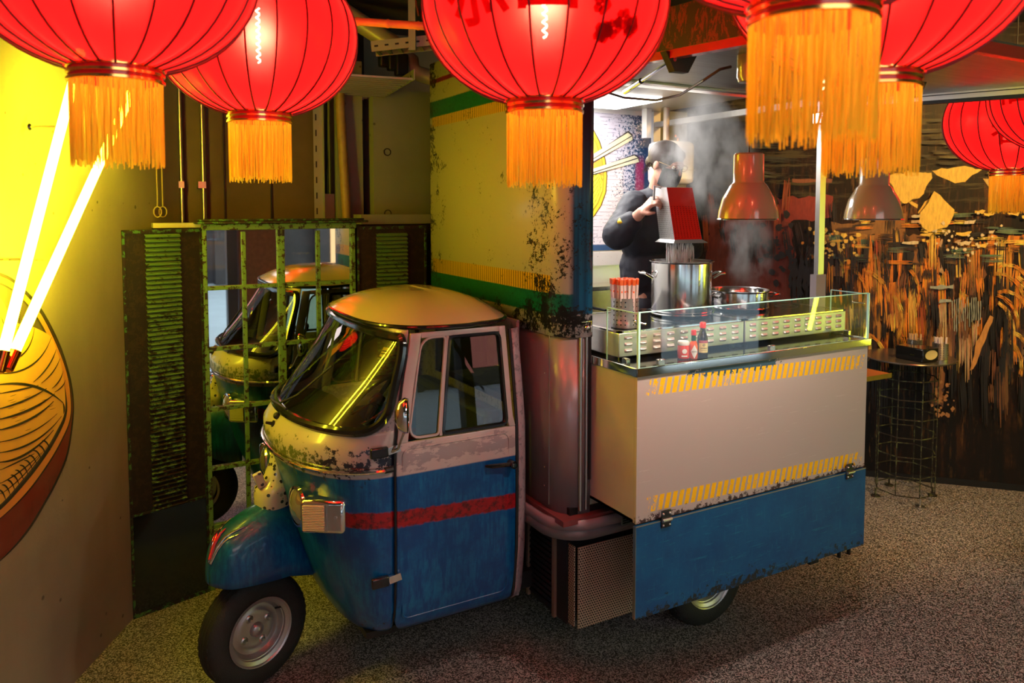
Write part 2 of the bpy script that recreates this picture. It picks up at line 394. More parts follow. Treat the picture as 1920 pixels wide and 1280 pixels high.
for px0, py0, px1, py1, c in ((1738, 448, 1760, 540, OR), (1762, 450, 1768, 512, PK), (1775, 460, 1822, 478, OR), (1780, 478, 1790, 560, BR), (1795, 470, 1803, 520, YE), (1806, 470, 1818, 500, PK), (1760, 520, 1772, 600, (.5, .2, .03)), (1800, 520, 1808, 580, RB),
        (1690, 440, 1735, 530, (.25, .10, .02)), (1620, 540, 1650, 640, (.45, .2, .03)), (1660, 530, 1700, 590, OR), (1700, 470, 1712, 540, BK), (1722, 455, 1736, 500, BK), (1585, 500, 1600, 560, (.3, .13, .04)), (1540, 500, 1580, 515, (.34, .16, .05)), (1830, 465, 1848, 520, BR), (1853, 440, 1870, 500, OR), (1890, 440, 1920, 470, OR), (1873, 520, 1915, 540, (.5, .25, .07)),
        (1758, 590, 1808, 660, PK), (1800, 600, 1830, 640, (.35, .18, .08)), (1895, 590, 1920, 680, (.3, .2, .14)), (1725, 600, 1745, 650, BR), (1880, 560, 1900, 700, (.06, .02, .01)), (1745, 690, 1770, 760, (.28, .12, .05)), (1745, 700, 1746, 701, BK)):
    stroke(R4(px0, py0, px1, py1), c, 3.5, 7)
stroke([(1660, 330), (1700, 322), (1745, 325), (1740, 345), (1722, 372), (1690, 382), (1676, 365)], YE, 3)
stroke([(1745, 320), (1800, 312), (1842, 318), (1812, 338), (1790, 345), (1765, 332)], YE, 3)
stroke([(1722, 400), (1750, 360), (1768, 375), (1788, 395), (1772, 425), (1740, 437), (1725, 425)], YE, 2.5)
stroke([(1660, 335), (1672, 350), (1722, 385), (1720, 392), (1690, 372), (1666, 352)], YE, 2)
stroke([(1845, 335), (1875, 328), (1905, 370), (1890, 375), (1860, 355)], (.66, .42, .1), 3)
def brush(x, y, dx, dy, wd, col, n):      # a dry brush mark: parallel bristle streaks
    L = math.hypot(dx, dy); ux, uy = dx / L, dy / L; nx, ny = -uy, ux
    for q in range(n):
        o_ = wd * ((q + .5) / n - .5); h_ = wd / n * random.uniform(.3, .75); a0 = random.uniform(-.08, .12) * L; a1 = L * random.uniform(.72, 1.08); bw_ = random.uniform(-1, 1) * wd * .12
        p0 = (x + ux * a0 + nx * o_, y + uy * a0 + ny * o_); p1 = (x + ux * a1 + nx * (o_ + bw_), y + uy * a1 + ny * (o_ + bw_)); pm = ((p0[0] + p1[0]) / 2 + nx * bw_ * .6, (p0[1] + p1[1]) / 2 + ny * bw_ * .6)
        c_ = tuple(v * random.uniform(.75, 1.15) for v in col)
        lay[0] += .2; off = NM * (.0015 + .00006 * lay[0])
        mu.face([atp(u[0], u[1], A, NM) + off for u in ((p0[0] - nx * h_ * .4, p0[1] - ny * h_ * .4), (pm[0] - nx * h_, pm[1] - ny * h_), (p1[0] - nx * h_ * .3, p1[1] - ny * h_ * .3), (p1[0] + nx * h_ * .3, p1[1] + ny * h_ * .3), (pm[0] + nx * h_, pm[1] + ny * h_), (p0[0] + nx * h_ * .4, p0[1] + ny * h_ * .4))], c_)
DK = (.035, .012, .006); RO = (.36, .07, .012)
for k in range(270):     # upright marks of the city-like middle zone
    x = random.uniform(1535, 1918); y = random.uniform(430, 640); f_y = min(1, max(0, (y - 430) / 220))
    brush(x, y, random.uniform(-6, 6), random.uniform(25, 95), random.uniform(5, 20), random.choice([OR, OR, OR, YE, BR, BK, BK, BK, BK, DK, DK, RO, (.5, .2, .03)]), random.randint(4, 9))
for k in range(40):     # level marks under the top band
    x = random.uniform(1535, 1900); y = random.uniform(400, 500); brush(x, y, random.uniform(20, 60), random.uniform(-3, 3), random.uniform(4, 11), random.choice([BR, BK, BK, TE, DK, OR, RO, YE]), random.randint(3, 6))
for k in range(16):     # curling orange and yellow tongues
    x = random.choice([random.uniform(1590, 1740), random.uniform(1860, 1915)]); y = random.uniform(500, 640); a = random.uniform(-1.2, 1.2)
    for q in range(5): brush(x, y, 14 * cos(a), 14 * sin(a) + 6, 7, random.choice([OR, YE, (.66, .30, .03)]), 5); x += 12 * cos(a); y += 12 * sin(a) + 5; a += .35
for k in range(60): brush(random.uniform(1540, 1918), random.uniform(560, 720), random.uniform(-5, 5), random.uniform(30, 120), random.uniform(6, 18), random.choice([BK, BK, DK, BK, BR]), 6)
for k in range(16): brush(random.uniform(1740, 1830), random.uniform(560, 640), random.uniform(-3, 3), random.uniform(40, 110), random.uniform(5, 14), random.choice([PK, (.40, .2, .07), BR]), 7)
for k in range(14): brush(random.uniform(1845, 1910), random.uniform(200, 330), random.uniform(20, 60), random.uniform(-4, 4), 6, (.16, .13, .05), 5)
for k in range(60): brush(random.uniform(1560, 1918), random.uniform(225, 310), random.uniform(25, 80), random.uniform(-4, 4), 5, random.choice([(.13, .11, .04), (.07, .055, .02), BK]), 5)
for k in range(26): brush(random.uniform(1270, 1420), random.uniform(215, 345), random.uniform(40, 110), random.uniform(-2, 10), 9, random.choice([(.09, .09, .05), (.04, .045, .03), BK]), 6)
for k in range(30): brush(random.uniform(1290, 1700), random.uniform(330, 470), random.uniform(-8, 8), random.uniform(20, 80), 12, random.choice([BK, BK, DK, RO]), 6)
for k in range(22):
    x = random.uniform(1700, 1915); y = random.uniform(395, 470); L = random.uniform(6, 34); stroke([(x, y), (x + L, y - 2), (x + L * .8, y + 5), (x, y + 4)], random.choice([YE, YE, PK, (.7, .6, .4)]), 1.5, 5)
stroke([(1722, 400), (1750, 360), (1768, 375), (1788, 395), (1772, 425), (1740, 437), (1725, 425)], YE, 2.5)
stroke([(1660, 330), (1700, 322), (1745, 325), (1740, 345), (1722, 372), (1690, 382), (1676, 365)], YE, 3)
stroke([(1852, 590), (1860, 592), (1842, 640), (1822, 690), (1816, 692), (1828, 640)], (.60, .28, .07), 1.2)
stroke(R4(1740, 534, 1785, 540), PB, 2); stroke(R4(1757, 560, 1780, 566), PB, 2); stroke(R4(1690, 452, 1720, 457), (.7, .6, .4), 1.5)
for k in range(14): x = 1782 + k * 4; stroke(R4(x, 555 + random.uniform(0, 12), x + 1.6, 600 + random.uniform(-10, 20)), PB, .6, 8)
def blob(x, y, r, c):
    stroke([(x + r * random.uniform(.6, 1.2) * cos(q * pi / 4), y + r * random.uniform(.6, 1.2) * sin(q * pi / 4)) for q in range(8)], c, 0, 50)
for k in range(46): blob(random.gauss(1560, 26), random.gauss(462, 18), random.uniform(1.5, 6), random.choice([YE, OR, (.6, .4, .1)]))
for k in range(40): blob(random.gauss(1455, 18), random.gauss(470, 32), random.uniform(2, 8), BK)
for k in range(40): blob(random.gauss(1810, 40), random.gauss(448, 16), random.uniform(1, 4), (.8, .66, .4))
for k in range(30): blob(random.gauss(1765, 12), random.gauss(752, 22), random.uniform(1, 5), (.42, .2, .08))
for k in range(9): x = 1478 + k * 6; stroke([(x, 500), (x + 4, 470 + random.uniform(-20, 20)), (x + 9, 520), (x + 5, 560 + random.uniform(0, 30))], BK, 3, 8)
ms = mu.build('painted_strokes', vm, wall_mural, 'overlapping yellow, orange and black brush strokes', smooth=False, kind='stuff')

# bowl of noodles painted on the left concrete wall (traced as real print lying on that wall)
WN = Vector((RX, RY, 0)); WP = fr(0, WL, 0)
def wpt(f, z, k=0): return fr(f, WL, z) + WN * (.001 + .0006 * k)
def wpx(x, y): p = atp(x, y, WP, WN); return (FX * p.x + FY * p.y, p.z)
DC = wpx(-28, 700)[0]
def cat(pts):
    out = []; n = len(pts)
    for i in range(n - 1):
        p0, p1, p2, p3 = pts[max(i - 1, 0)], pts[i], pts[i + 1], pts[min(i + 2, n - 1)]
        for k in range(5):
            t_ = k / 5; out.append(tuple(.5 * (2 * p1[j] + (p2[j] - p0[j]) * t_ + (2 * p0[j] - 5 * p1[j] + 4 * p2[j] - p3[j]) * t_ ** 2 + (3 * p1[j] - p0[j] - 3 * p2[j] + p3[j]) * t_ ** 3) for j in (0, 1)))
    return out + [pts[-1]]
def sym(pts):
    y0_, y1_ = pts[0][1], pts[-1][1]; pts = cat([(-27, y0_ - 7)] + list(pts) + [(-27, y1_ + 14)]); return [wpx(*p) for p in pts] + [(2 * DC - wpx(*p)[0], wpx(*p)[1]) for p in reversed(pts)]
wm = bpy.data.materials.new('wall print'); wm.use_nodes = True; t = NT(wm)
at = t.new('ShaderNodeAttribute', attribute_name='paint'); base(t, t.mix(t.mul(t.step(t.noise(9, 5), .5, .2), .18), at.outputs['Color'], (.2, .16, .1))); setr(t, .6)
bw = MB()
rimo = [(0, 511), (30, 527), (75, 575), (110, 640), (130, 700), (138, 748), (137, 790), (128, 850), (112, 892), (90, 935), (50, 1000), (0, 1052)]
rimi = [(0, 516), (30, 532), (73, 580), (106, 643), (126, 702), (133, 748), (132, 785), (120, 818), (92, 868), (50, 925), (0, 972)]
rimg = [(0, 530), (28, 547), (66, 590), (98, 650), (116, 705), (124, 750), (123, 780), (110, 812), (84, 856), (44, 908), (0, 955)]
inn = [(0, 534), (28, 551), (64, 594), (95, 653), (113, 707), (121, 750), (120, 776), (107, 808), (82, 850), (42, 902), (0, 948)]
nood = [(0, 560), (14, 590), (30, 605), (58, 612), (80, 622), (94, 632), (104, 655), (114, 690), (120, 735), (119, 774), (105, 806), (80, 848), (41, 898), (0, 944)]
BLK = (.012, .010, .008)
for k, (pl, c) in enumerate(((rimo, BLK), ([(x - 3 if x else 0, y - (3 if y > 760 else -3)) for x, y in rimo], (.16, .015, .01)), (rimi, BLK), ([(x - 2 if x else 0, y - (2 if y > 700 else -2)) for x, y in rimi], (.72, .25, .05)), (rimg, BLK), (inn, (.075, .05, .03)), (nood, (.80, .38, .06)))):
    bw.face([wpt(f, z, k) for f, z in sym(pl)], c)
def bez(a, b, c, n=14): return [((1 - t_) ** 2 * a[0] + 2 * t_ * (1 - t_) * b[0] + t_ * t_ * c[0], (1 - t_) ** 2 * a[1] + 2 * t_ * (1 - t_) * b[1] + t_ * t_ * c[1]) for t_ in [i / n for i in range(n + 1)]]
def ink(pts, wd, k=8):
    if pts[0][0] == 0: pts = [(-27, pts[0][1] + .12 * 27)] + list(pts)
    n = len(pts); q = [wpx(*p) for p in pts]
    for mirror in (0, 1):
        L = []; Rr = []
        for i in range(n):
            a, b = q[max(i - 1, 0)], q[min(i + 1, n - 1)]; dx, dz = b[0] - a[0], b[1] - a[1]; l = math.hypot(dx, dz) or 1
            wv = wd * (sin(pi * min(max(i / (n - 1), .06), .94)) ** .6) * .0011
            f, z = q[i]; e = (-dz / l * wv, dx / l * wv)
            P1, P2 = (f + e[0], z + e[1]), (f - e[0], z - e[1])
            if mirror: P1, P2 = (2 * DC - P1[0], P1[1]), (2 * DC - P2[0], P2[1])
            L.append(wpt(*P1, k)); Rr.append(wpt(*P2, k))
        for i in range(n - 1): bw.face([L[i], L[i + 1], Rr[i + 1], Rr[i]], BLK)
for a, b, c, wd in (((0, 720), (70, 712), (116, 755), 5), ((116, 755), (119, 765), (117, 775), 5), ((0, 700), (70, 700), (94, 632), 3.5), ((0, 680), (55, 675), (62, 615), 3.5), ((0, 660), (30, 650), (35, 590), 3),
        ((60, 716), (92, 690), (103, 655), 3.5), ((75, 718), (100, 700), (110, 672), 3), ((95, 728), (112, 715), (116, 695), 3), ((100, 735), (118, 725), (120, 712), 3), ((0, 595), (12, 620), (0, 655), 3),
        ((0, 737), (40, 730), (70, 722), 3), ((0, 765), (50, 752), (85, 728), 4), ((0, 785), (60, 772), (100, 738), 5), ((0, 805), (60, 792), (98, 752), 5), ((0, 828), (60, 818), (105, 775), 3), ((0, 848), (70, 838), (113, 780), 4),
        ((0, 866), (50, 862), (98, 806), 5), ((0, 880), (40, 862), (62, 850), 3), ((0, 905), (40, 885), (75, 848), 3), ((0, 925), (40, 900), (86, 836), 2.5)):
    ink(bez(a, b, c), wd)
for k in range(11):
    f = k / 10; x, y = 88 - 84 * f, 838 + 92 * f; ink(bez((x - 12, y - 12), (x - 2, y - 14), (x + 4, y + 6), 6), 3.2)
for k in range(16): x, y = random.uniform(10, 95), random.uniform(740, 810); ink(bez((x, y), (x + 6, y - 1), (x + 12, y - 4), 4), .9)
for k in range(70):
    f = random.random(); x = 12 + 112 * f ** .8; y = 985 - 150 * (x / 130) ** 1.4 + random.uniform(0, 22); ink([(x, y), (x - .6, y + random.uniform(6, 18))], 1.1)
o = bw.build('painted_noodle_bowl', wm, bpy.data.objects['wall_left'], 'black outlined orange noodle bowl painted on the concrete', smooth=False)

# neon chopsticks
M['neon'] = emat('yellow neon', (1.0, .90, .025), 66)
M['neon2'] = emat('hall neon', (.85, .95, .04), 40)
M['capm'] = mat('copper lacquer cap', (.55, .20, .06), .18, 1.)
def neon(p0, p1, label):
    th = thing('neon_chopstick', label, 'neon light', p0, 'neon chopsticks above the painted bowl'); d = (p1 - p0).normalized()
    MB().tube([p0, p1], .019, 14).build('glass_tube', M['neon'], th)
    MB().tube([p0 - d * .075, p0 - d * .07, p0 + d * .004], [.018, .023, .023], 14).build('end_cap', M['capm'], th)
    for q in (.28, .72):
        c = p0.lerp(p1, q); MB().tube([c, c - WN * .13], .006, 8).tube([c - WN * .128, c - WN * .134], .014, 10).build('standoff', M['chrome'], th)
neon(atf(6, 660, 2.75), atf(152, 95, 3.24), 'left yellow neon tube standing more upright on the concrete wall')
neon(atf(27, 660, 2.81), atf(262, 140, 3.70), 'right yellow neon tube leaning further towards the cabinet')
for a_, b_ in (((7.9, -.9, .6), (7.9, -.5, 2.7)), ((7.9, -1.7, .6), (7.9, -1.2, 2.7)), ((5.6, -2.4, .7), (6.0, -2.4, 2.6))):
    th = thing('neon_tube', 'yellow neon tube on the hall wall, %s' % {-.9: 'nearer the mural', -1.7: 'further from the mural', -2.4: 'beside the storefront'}[a_[1]], 'neon light', a_, 'neon tubes on the hall side'); MB().tube([a_, b_], .022, 12).build('glass_tube', M['neon2'], th)
# pipes and cables on the back wall
for px, lab in ((342, 'thin vertical conduit at the corner of the concrete wall'), (383, 'thin vertical conduit on the brown wall')):
    p = aty(px, 410, 4.93); pp = thing('conduit', lab, 'pipe', (p.x, p.y, 0))
    MB().tube([(p.x, p.y, 0), (p.x, p.y, 3.4)], .011, 10).build('pipe', M['satin'], pp)
    cl = MB()
    for z in (1.2, 2.28): cl.box(p.x - .03, p.x + .014, p.y - .012, 5.0, z - .02, z + .02)
    cl.build('pipe_clamp', M['satin'], pp)
p = aty(597, 300, 4.9); st = thing('slotted_steel_strut', 'slotted galvanised steel upright beside the bundle of cables', 'strut', (p.x, p.y, 0))
s_ = MB().box(p.x - .03, p.x + .03, 4.9, 4.905, 0, 3.4).box(p.x + .027, p.x + .03, 4.87, 4.9, 0, 3.4); s_.build('channel', mat('galvanised', (.3, .3, .24), .45, .6), st)
sl = MB()
for k in range(34): sl.box(p.x - .018, p.x - .010, 4.896, 4.9005, .1 + k * .1, .14 + k * .1)
sl.build('slot', M['blackmetal'], st, kind='stuff')
for k in range(5):
    x = aty(612 + k * 5, 300, 5.1).x; z0 = 1.2
    tag(MB().tube([(x + .02 * sin(z * 2.1 + k), 5.1, z) for z in [z0 + .2 * q for q in range(12)]], .008, 6).build('cable', M['black']), '%s black cable of the bundle beside the slotted strut' % ('leftmost', 'second', 'middle', 'fourth', 'rightmost')[k], 'cable', 'cables in the wall niche')
p = aty(612, 392, 4.95); sg = thing('notice_card', 'small pale notice card beside the cables above the mirror', 'notice', (p.x, p.y, p.z))
MB().box(p.x - .055, p.x + .055, 4.95, 4.955, p.z - .1, p.z + .1).build('card', mat('card', (.35, .32, .22), .6), sg)
p0, p1 = aty(638, 200, 4.86), aty(650, 405, 4.84)
tag(MB().tube([p0 + Vector((0, 0, .5)), p0, p1, p1 - Vector((-.03, 0, 1.5))], .03, 12).build('bamboo_pole', mat('tan bamboo', (.28, .16, .06), .5, vary=.2)), 'tan pole leaning in the gap beside the concrete block', 'pole')
tag(MB().box(1.425, 1.455, 4.90, 5.15, 0, 3.4).build('upright_board', M['conc2']), 'grey upright board at the edge of the concrete block', 'board')

# ceiling services
GALV = mat('galvanised tray', (.34, .35, .25), .42, .75)
def tray(name, label, a, b, wd, along_up, rungs, holes=True):
    th = thing(name, label, 'cable tray', a); a, b = Vector(a), Vector(b); d = (b - a).normalized(); s_ = Vector((-d.y, d.x, 0)).normalized(); L = (b - a).length
    for sg_ in (-1, 1):
        q = MB().bar(a + s_ * wd / 2 * sg_, b + s_ * wd / 2 * sg_, .006, .06); q.build('side_rail', GALV, th)
        hh = MB()
        for k in range(int(L / .06)): c = a + s_ * (wd / 2 * sg_) + d * (.03 + k * .06); hh.bar(c - d * .011, c + d * .011, .0075, .010)
        hh.build('slot', M['blackmetal'], th, kind='stuff')
    me = MB().bar(-s_ * wd / 2 , s_ * wd / 2, .02, .012).mesh('rung', GALV)
    for k in range(rungs): inst('rung', me, th, a + d * (L * (k + .5) / rungs) - Vector((0, 0, .022)))
    return th
ta, tb = atf(640, 88, 5.4), atf(785, 178, 4.2); ta.z = tb.z = (ta.z + tb.z) / 2
tray('cable_tray', 'galvanised ladder cable tray running back under the ceiling', fr(6.0, -1.45, 2.9), fr(4.3, -.75, 2.9), .42, 1, 26)
tray('cable_tray', 'perforated channel tray crossing behind the middle lantern', atf(700, 92, 4.5), atf(980, 62, 4.5), .14, 1, 14)
pm = mat('grey drain pipe', (.32, .27, .16), .4, .2)
def pipe(name, label, pts, r, m_=pm):
    return tag(MB().tube(pts, r, 14).build(name, m_), label, 'pipe')
pipe('drain_pipe', 'thick drain pipe running diagonally under the soffit', [atf(600, -20, 4.9), atf(640, 20, 4.9), atf(740, 85, 4.9)], .06)
pipe('drain_pipe', 'bent drain pipe turning down beside the channel tray', [atf(745, 108, 5.0), atf(765, 105, 5.0), atf(771, 112, 5.0), atf(774, 130, 5.0), atf(785, 138, 5.0), atf(840, 155, 5.0)], .05)
pipe('hanging_rod', 'thin red-orange wire hanger above the bamboo pole', [atf(778, -10, 3.2), atf(785, 30, 3.2)], .004, M['capm'])
o = tag(MB().box(-.02, .02, -.02, .02, -.12, .16).build('strut_bracket', GALV), 'perforated steel bracket hanging from the soffit', 'bracket'); o.location = atf(773, 55, 4.4); o.rotation_euler = (0, 0, -YAW)
for k, (x, y) in enumerate(((722, 105), (738, 112), (752, 122))):
    o = tag(MB().box(-.04, .04, -.03, .03, -.07, .07).build('cable_bundle', M['blackmetal'], bevel=.01), ['leftmost dark junction box hanging on the cable tray', 'middle dark junction box hanging on the cable tray', 'rightmost dark junction box hanging on the cable tray'][k], 'junction box', 'junction boxes on the cable tray'); o.location = atf(x, y, 4.9)
# bamboo pole that carries the lanterns
bp0, bp1 = atf(560, 33, 3.15), atf(900, 56, 3.05); d = (bp1 - bp0)
th = thing('bamboo_pole', 'orange bamboo pole hung level between the lanterns', 'pole', bp0)
bm_ = mat('bamboo', (.62, .24, .06), .35, vary=.15, bscale=30)
pts = []; rr = []
for k in range(6):
    for q, r in ((0, .019), (.06, .0165), (.5, .0165), (.94, .0165)): pts.append(bp0 + d * ((k + q) / 6)); rr.append(r)
MB().tube(pts, rr, 12).build('cane', bm_, th)
# ------------------------------------------------------------------ the three-wheeled food truck
YC = 3.53
TR = thing('three_wheel_food_truck', 'blue and cream three-wheeled food truck with serving counter, parked on the dark floor', 'food truck', (1.7, 3.45, 0))
LV = [(.30, .96, .44, 1.08, 2.5), (.325, .925, .50, 1.08, 2.5), (.36, .90, .54, 1.08, 2.4), (.45, .86, .57, 1.08, 2.35), (.6, .81, .58, 1.08, 2.3), (.8, .755, .585, 1.08, 2.25), (1.0, .71, .585, 1.08, 2.2), (1.08, .69, .585, 1.08, 2.2),
      (1.14, .69, .583, 1.08, 2.2), (1.205, .735, .58, 1.09, 2.15), (1.24, .77, .575, 1.095, 2.15), (1.4, .915, .562, 1.12, 2.1), (1.56, 1.045, .548, 1.155, 2.1), (1.62, 1.085, .542, 1.165, 2.1)]
def lv(z):
    for a, b in zip(LV, LV[1:]):
        if z <= b[0]:
            f = (z - a[0]) / (b[0] - a[0]); return [a[i] + (b[i] - a[i]) * f for i in range(5)]
    return LV[-1]
def S(u, z, o=0.):         # u -1 (near door edge) .. 0 (nose) .. 1 (far door edge)
    _, xf, w_, xd, n = lv(z); th = u * pi / 2
    c, s = abs(cos(th)) ** (2 / n), math.copysign(abs(sin(th)) ** (2 / n), th)
    return Vector((xd - (xd - xf + o) * c, YC + (w_ + o) * s, z))
zs_low = [.30, .315, .335, .36, .40, .45, .52, .6, .7, .8, .9, 1.0, 1.04, 1.06]
def zl(v, zs): k = v * (len(zs) - 1); i = min(int(k), len(zs) - 2); return zs[i] + (zs[i + 1] - zs[i]) * (k - i)
fb = MB().grid(lambda u, v: S(u * 2 - 1, zl(v, zs_low)), 56, len(zs_low) - 1)
front = fb.build('front_body', M['body'], TR, 'blue front apron with a red stripe', solid=.012, soff=-1, angle=60)
cw = [1.06, 1.085, 1.11, 1.14, 1.17, 1.205, 1.225]
MB().grid(lambda u, v: S(u * 2 - 1, zl(v, cw)), 56, 6).build('cowl', M['body'], TR, 'cream cowl with flaking paint below the windshield', solid=.012, soff=-1, angle=60)
# chrome belt trim with a black stub at its near end
MB().tube([S(-.965 + 1.93 * i / 60, 1.062, .008) for i in range(61)], .0115, 8, flat=.8).build('belt_trim', M['chrome'], TR, 'chrome trim strip around the nose')
MB().tube([S(-.99, 1.064, .006), S(-.945, 1.064, .010)], .014, 8).build('trim_end', M['black'], TR)
# windshield: rubber seal, curved glass
Z0, Z1, UM = 1.222, 1.60, .925
def um(z):      # rounded corners of the screen opening
    r = .105; z = min(max(z, Z0), Z1)
    e = min(z - Z0, Z1 - z); k = 0 if e >= r else r - sqrt(max(0, r * r - (r - e) ** 2)); return UM - k * (1.7 if z < (Z0 + Z1) / 2 else 1.1)
zz = [Z0 + (Z1 - Z0) * (.5 - .5 * cos(pi * i / 22)) for i in range(23)]
MB().grid(lambda u, v: S((u * 2 - 1) * um(zl(v, zz)), zl(v, zz), -.004), 44, 22).build('windshield', M['cabglass'], TR, 'curved windshield glass', angle=80)
for sg, nm in ((-1, 'a_pillar'), (1, 'a_pillar')):
    zp = [1.22] + zz + [1.625]
    MB().grid(lambda u, v: S(sg * (um(zl(v, zp)) + (1 - um(zl(v, zp))) * u), zl(v, zp)), 8, len(zp) - 1).build(nm, M['cream'] if sg > 0 else M['pillar'], TR, solid=.012, soff=-1, angle=70)
edge = [S(-um(z), z, .006) for z in zz] + [S(-um(Z1) + 2 * um(Z1) * i / 40, Z1, .006) for i in range(1, 40)] + [S(um(z), z, .006) for z in reversed(zz)] + [S(um(Z0) - 2 * um(Z0) * i / 40, Z0, .006) for i in range(1, 40)]
MB().tube(edge, .020, 8, closed=True).build('windshield_seal', M['gloss_black'], TR, 'black rubber windshield seal')
MB().tube([q + (Vector((1.2, YC, q.z)) - q).normalized() * .0 + Vector((0, 0, 0)) for q in edge], .0175, 6, closed=True) if False else None
# header above the glass
MB().grid(lambda u, v: S(u * 2 - 1, 1.60 + .03 * v), 44, 2).build('header', M['cream'], TR, solid=.012, soff=-1)
# roof: crowned shell with a lip
RXf, RXb, RW = 1.05, 1.735, .575
def roofp(u, v):          # u around, v from rim to crown
    a = 2 * pi * u; n = 3.0; c = math.copysign(abs(cos(a)) ** (2 / n), cos(a)); s = math.copysign(abs(sin(a)) ** (2 / n), sin(a))
    cx = (RXf + RXb) / 2 + .04; hx = (RXb - RXf) / 2 + (.045 if c < 0 else -.035); k = 1 - v
    fxx = 1.0 if c > 0 else (1 - .0 * abs(s))
    p = Vector((cx + hx * c * k * fxx, YC + RW * s * k, 0))
    p.z = 1.640 + .105 * (1 - k ** 2.6) + (.004 if c > 0 else .0); return p
rb = MB().grid(lambda u, v: roofp(u, v), 72, 14, cu=True)
rb.face([roofp(i / 72, 1) for i in range(72)])
ro = rb.build('roof', M['roof'], TR, 'glossy cream cab roof reflecting the neon', angle=60)
MB().tube([roofp(i / 72, 0) - Vector((0, 0, .004)) for i in range(72)], .0095, 8, closed=True).build('drip_rail', M['gloss_black'], TR)
MB().grid(lambda u, v: roofp(u, 0).lerp(Vector((1.4, YC, 1.632)), v * .98) - Vector((0, 0, .012)), 72, 2, cu=True).build('headliner', M['blackmetal'], TR)

# doors (near and far), the near one in full detail
XB = 1.655
def dY(z, sg): return YC + sg * (lv(z)[2] + .001)
def door(sg):
    nz = Vector((0, sg, 0))
    def xl(z):
        x = lv(z)[3] + .006
        if z < .40: x += .07 - sqrt(max(0, .07 ** 2 - (.40 - z) ** 2)) if z > .33 else .07
        return x
    def xr(z): return XB - (.012 if z > 1.17 else 0) - max(0, z - 1.2) * .05
    hl = lambda z: lv(z)[3] + .055 + .0 * z; hr = lambda z: xr(z) - .032
    zb = [.33, .336, .345, .36, .38, .40, .5, .65, .8, .95, 1.05, 1.165]
    q = MB().grid(lambda u, v: Vector((xl(zl(v, zb)) + (xr(zl(v, zb)) - xl(zl(v, zb))) * u, dY(zl(v, zb), sg), zl(v, zb))), 10, len(zb) - 1)
    d_ = q.build('door', M['door'], TR, 'blue cab door with a cream upper half and a red stripe' if sg < 0 else None, solid=.02, soff=0, bevel=.004)
    f = MB(); zt = [1.165 + (1.615 - 1.165) * i / 10 for i in range(11)]
    f.grid(lambda u, v: Vector((xl(zl(v, zt)) + (hl(zl(v, zt)) - xl(zl(v, zt))) * u, dY(zl(v, zt), sg), zl(v, zt))), 2, 10)
    f.grid(lambda u, v: Vector((hr(zl(v, zt)) + (xr(zl(v, zt)) - hr(zl(v, zt))) * u, dY(zl(v, zt), sg), zl(v, zt))), 2, 10)
    f.grid(lambda u, v: Vector((hl(1.6) + (hr(1.6) - hl(1.6)) * u, dY(1.595 + .022 * v, sg), 1.592 + .024 * v)), 6, 1)
    fo = f.build('window_frame', M['cream'], TR, solid=.024, soff=0, bevel=.003)
    # divider, rubbers, panes
    za, zc_ = 1.172, 1.592
    def wp(x, z, o=0): return Vector((x, dY(z, sg) + sg * o, z))
    xd1 = lambda z: lv(z)[3] + .205 - (z - 1.17) * .06
    fo2 = MB().tube([wp(xd1(z), z, .004) for z in (za, 1.38, zc_)], .009, 8); fo2.build('divider_bar', M['cream'], TR)
    r_ = .045
    def loop(xa, xb, z0, z1, r1=.03, r2=.03):
        pts = []
        for (cx_, cz_, a0, rr) in ((0, 0, pi, r1), (1, 0, 1.5 * pi, r2), (1, 1, 0, r2), (0, 1, .5 * pi, r1)):
            for k in range(5):
                a = a0 + pi / 2 * k / 4; z = (z0 + rr if cz_ == 0 else z1 - rr) + rr * sin(a)
                x = (xa(z) + rr if cx_ == 0 else xb(z) - rr) + rr * cos(a); pts.append(wp(x, z, .006))
        return pts
    l1 = loop(lambda z: hl(z) + .004, lambda z: xd1(z) - .01, za + .006, zc_, .05, .015); l2 = loop(lambda z: xd1(z) + .01, hr, za + .006, zc_ - .004, .015, .025)
    MB().tube(l1, .006, 6, closed=True).build('vent_window_frame', M['cream'], TR, 'thin cream frame of the hinged vent window')
    MB().tube(l2, .010, 6, closed=True).build('sliding_window_seal', M['gloss_black'], TR)
    MB().face([p - nz * .006 for p in l1]).build('vent_pane', M['cabglass'], TR, smooth=False); MB().face([p - nz * .006 for p in l2]).build('sliding_pane', M['cabglass'], TR, smooth=False)
    # pressed outline in the door skin
    pr = []
    for (x, z, a0) in ((1.15, .43, pi), (1.585, .43, 1.5 * pi), (1.585, 1.105, 0), (1.15, 1.105, .5 * pi)):
        for k in range(6): a = a0 + pi / 2 * k / 5; pr.append(wp(x + .035 * cos(a), z + .035 * sin(a), .009))
    MB().tube(pr, .005, 6, closed=True).build('pressed_rib', M['door'], TR)
    # handle, hinges
    hd = MB().tube([wp(1.50, 1.005, .012), wp(1.52, 1.008, .035), wp(1.60, 1.003, .038), wp(1.63, 1.0, .036)], [.006, .010, .010, .008], 8); ho = hd.build('door_handle', M['gloss_black'], TR)
    MB().tube([wp(1.625, 1.0, .01), wp(1.625, 1.0, .052)], .017, 14).build('lock_barrel', M['gloss_black'], ho); MB().tube([wp(1.625, 1.0, .052), wp(1.625, 1.0, .056)], .010, 12).build('keyhole_plate', M['chrome'], ho)
    for z, nm in ((.595, 'hinge'), (1.143, 'hinge')):
        h_ = MB().box(.975, 1.05, min(dY(z, sg) + sg * .0, dY(z, sg) + sg * .022), max(dY(z, sg) + sg * .0, dY(z, sg) + sg * .022), z - .022, z + .022).build(nm, M['gloss_black'], TR, bevel=.006)
        MB().bar(wp(1.05, z, .012), wp(1.10, z + .012, .02), .012, .03).build('hinge_arm', M['chrome'], h_)
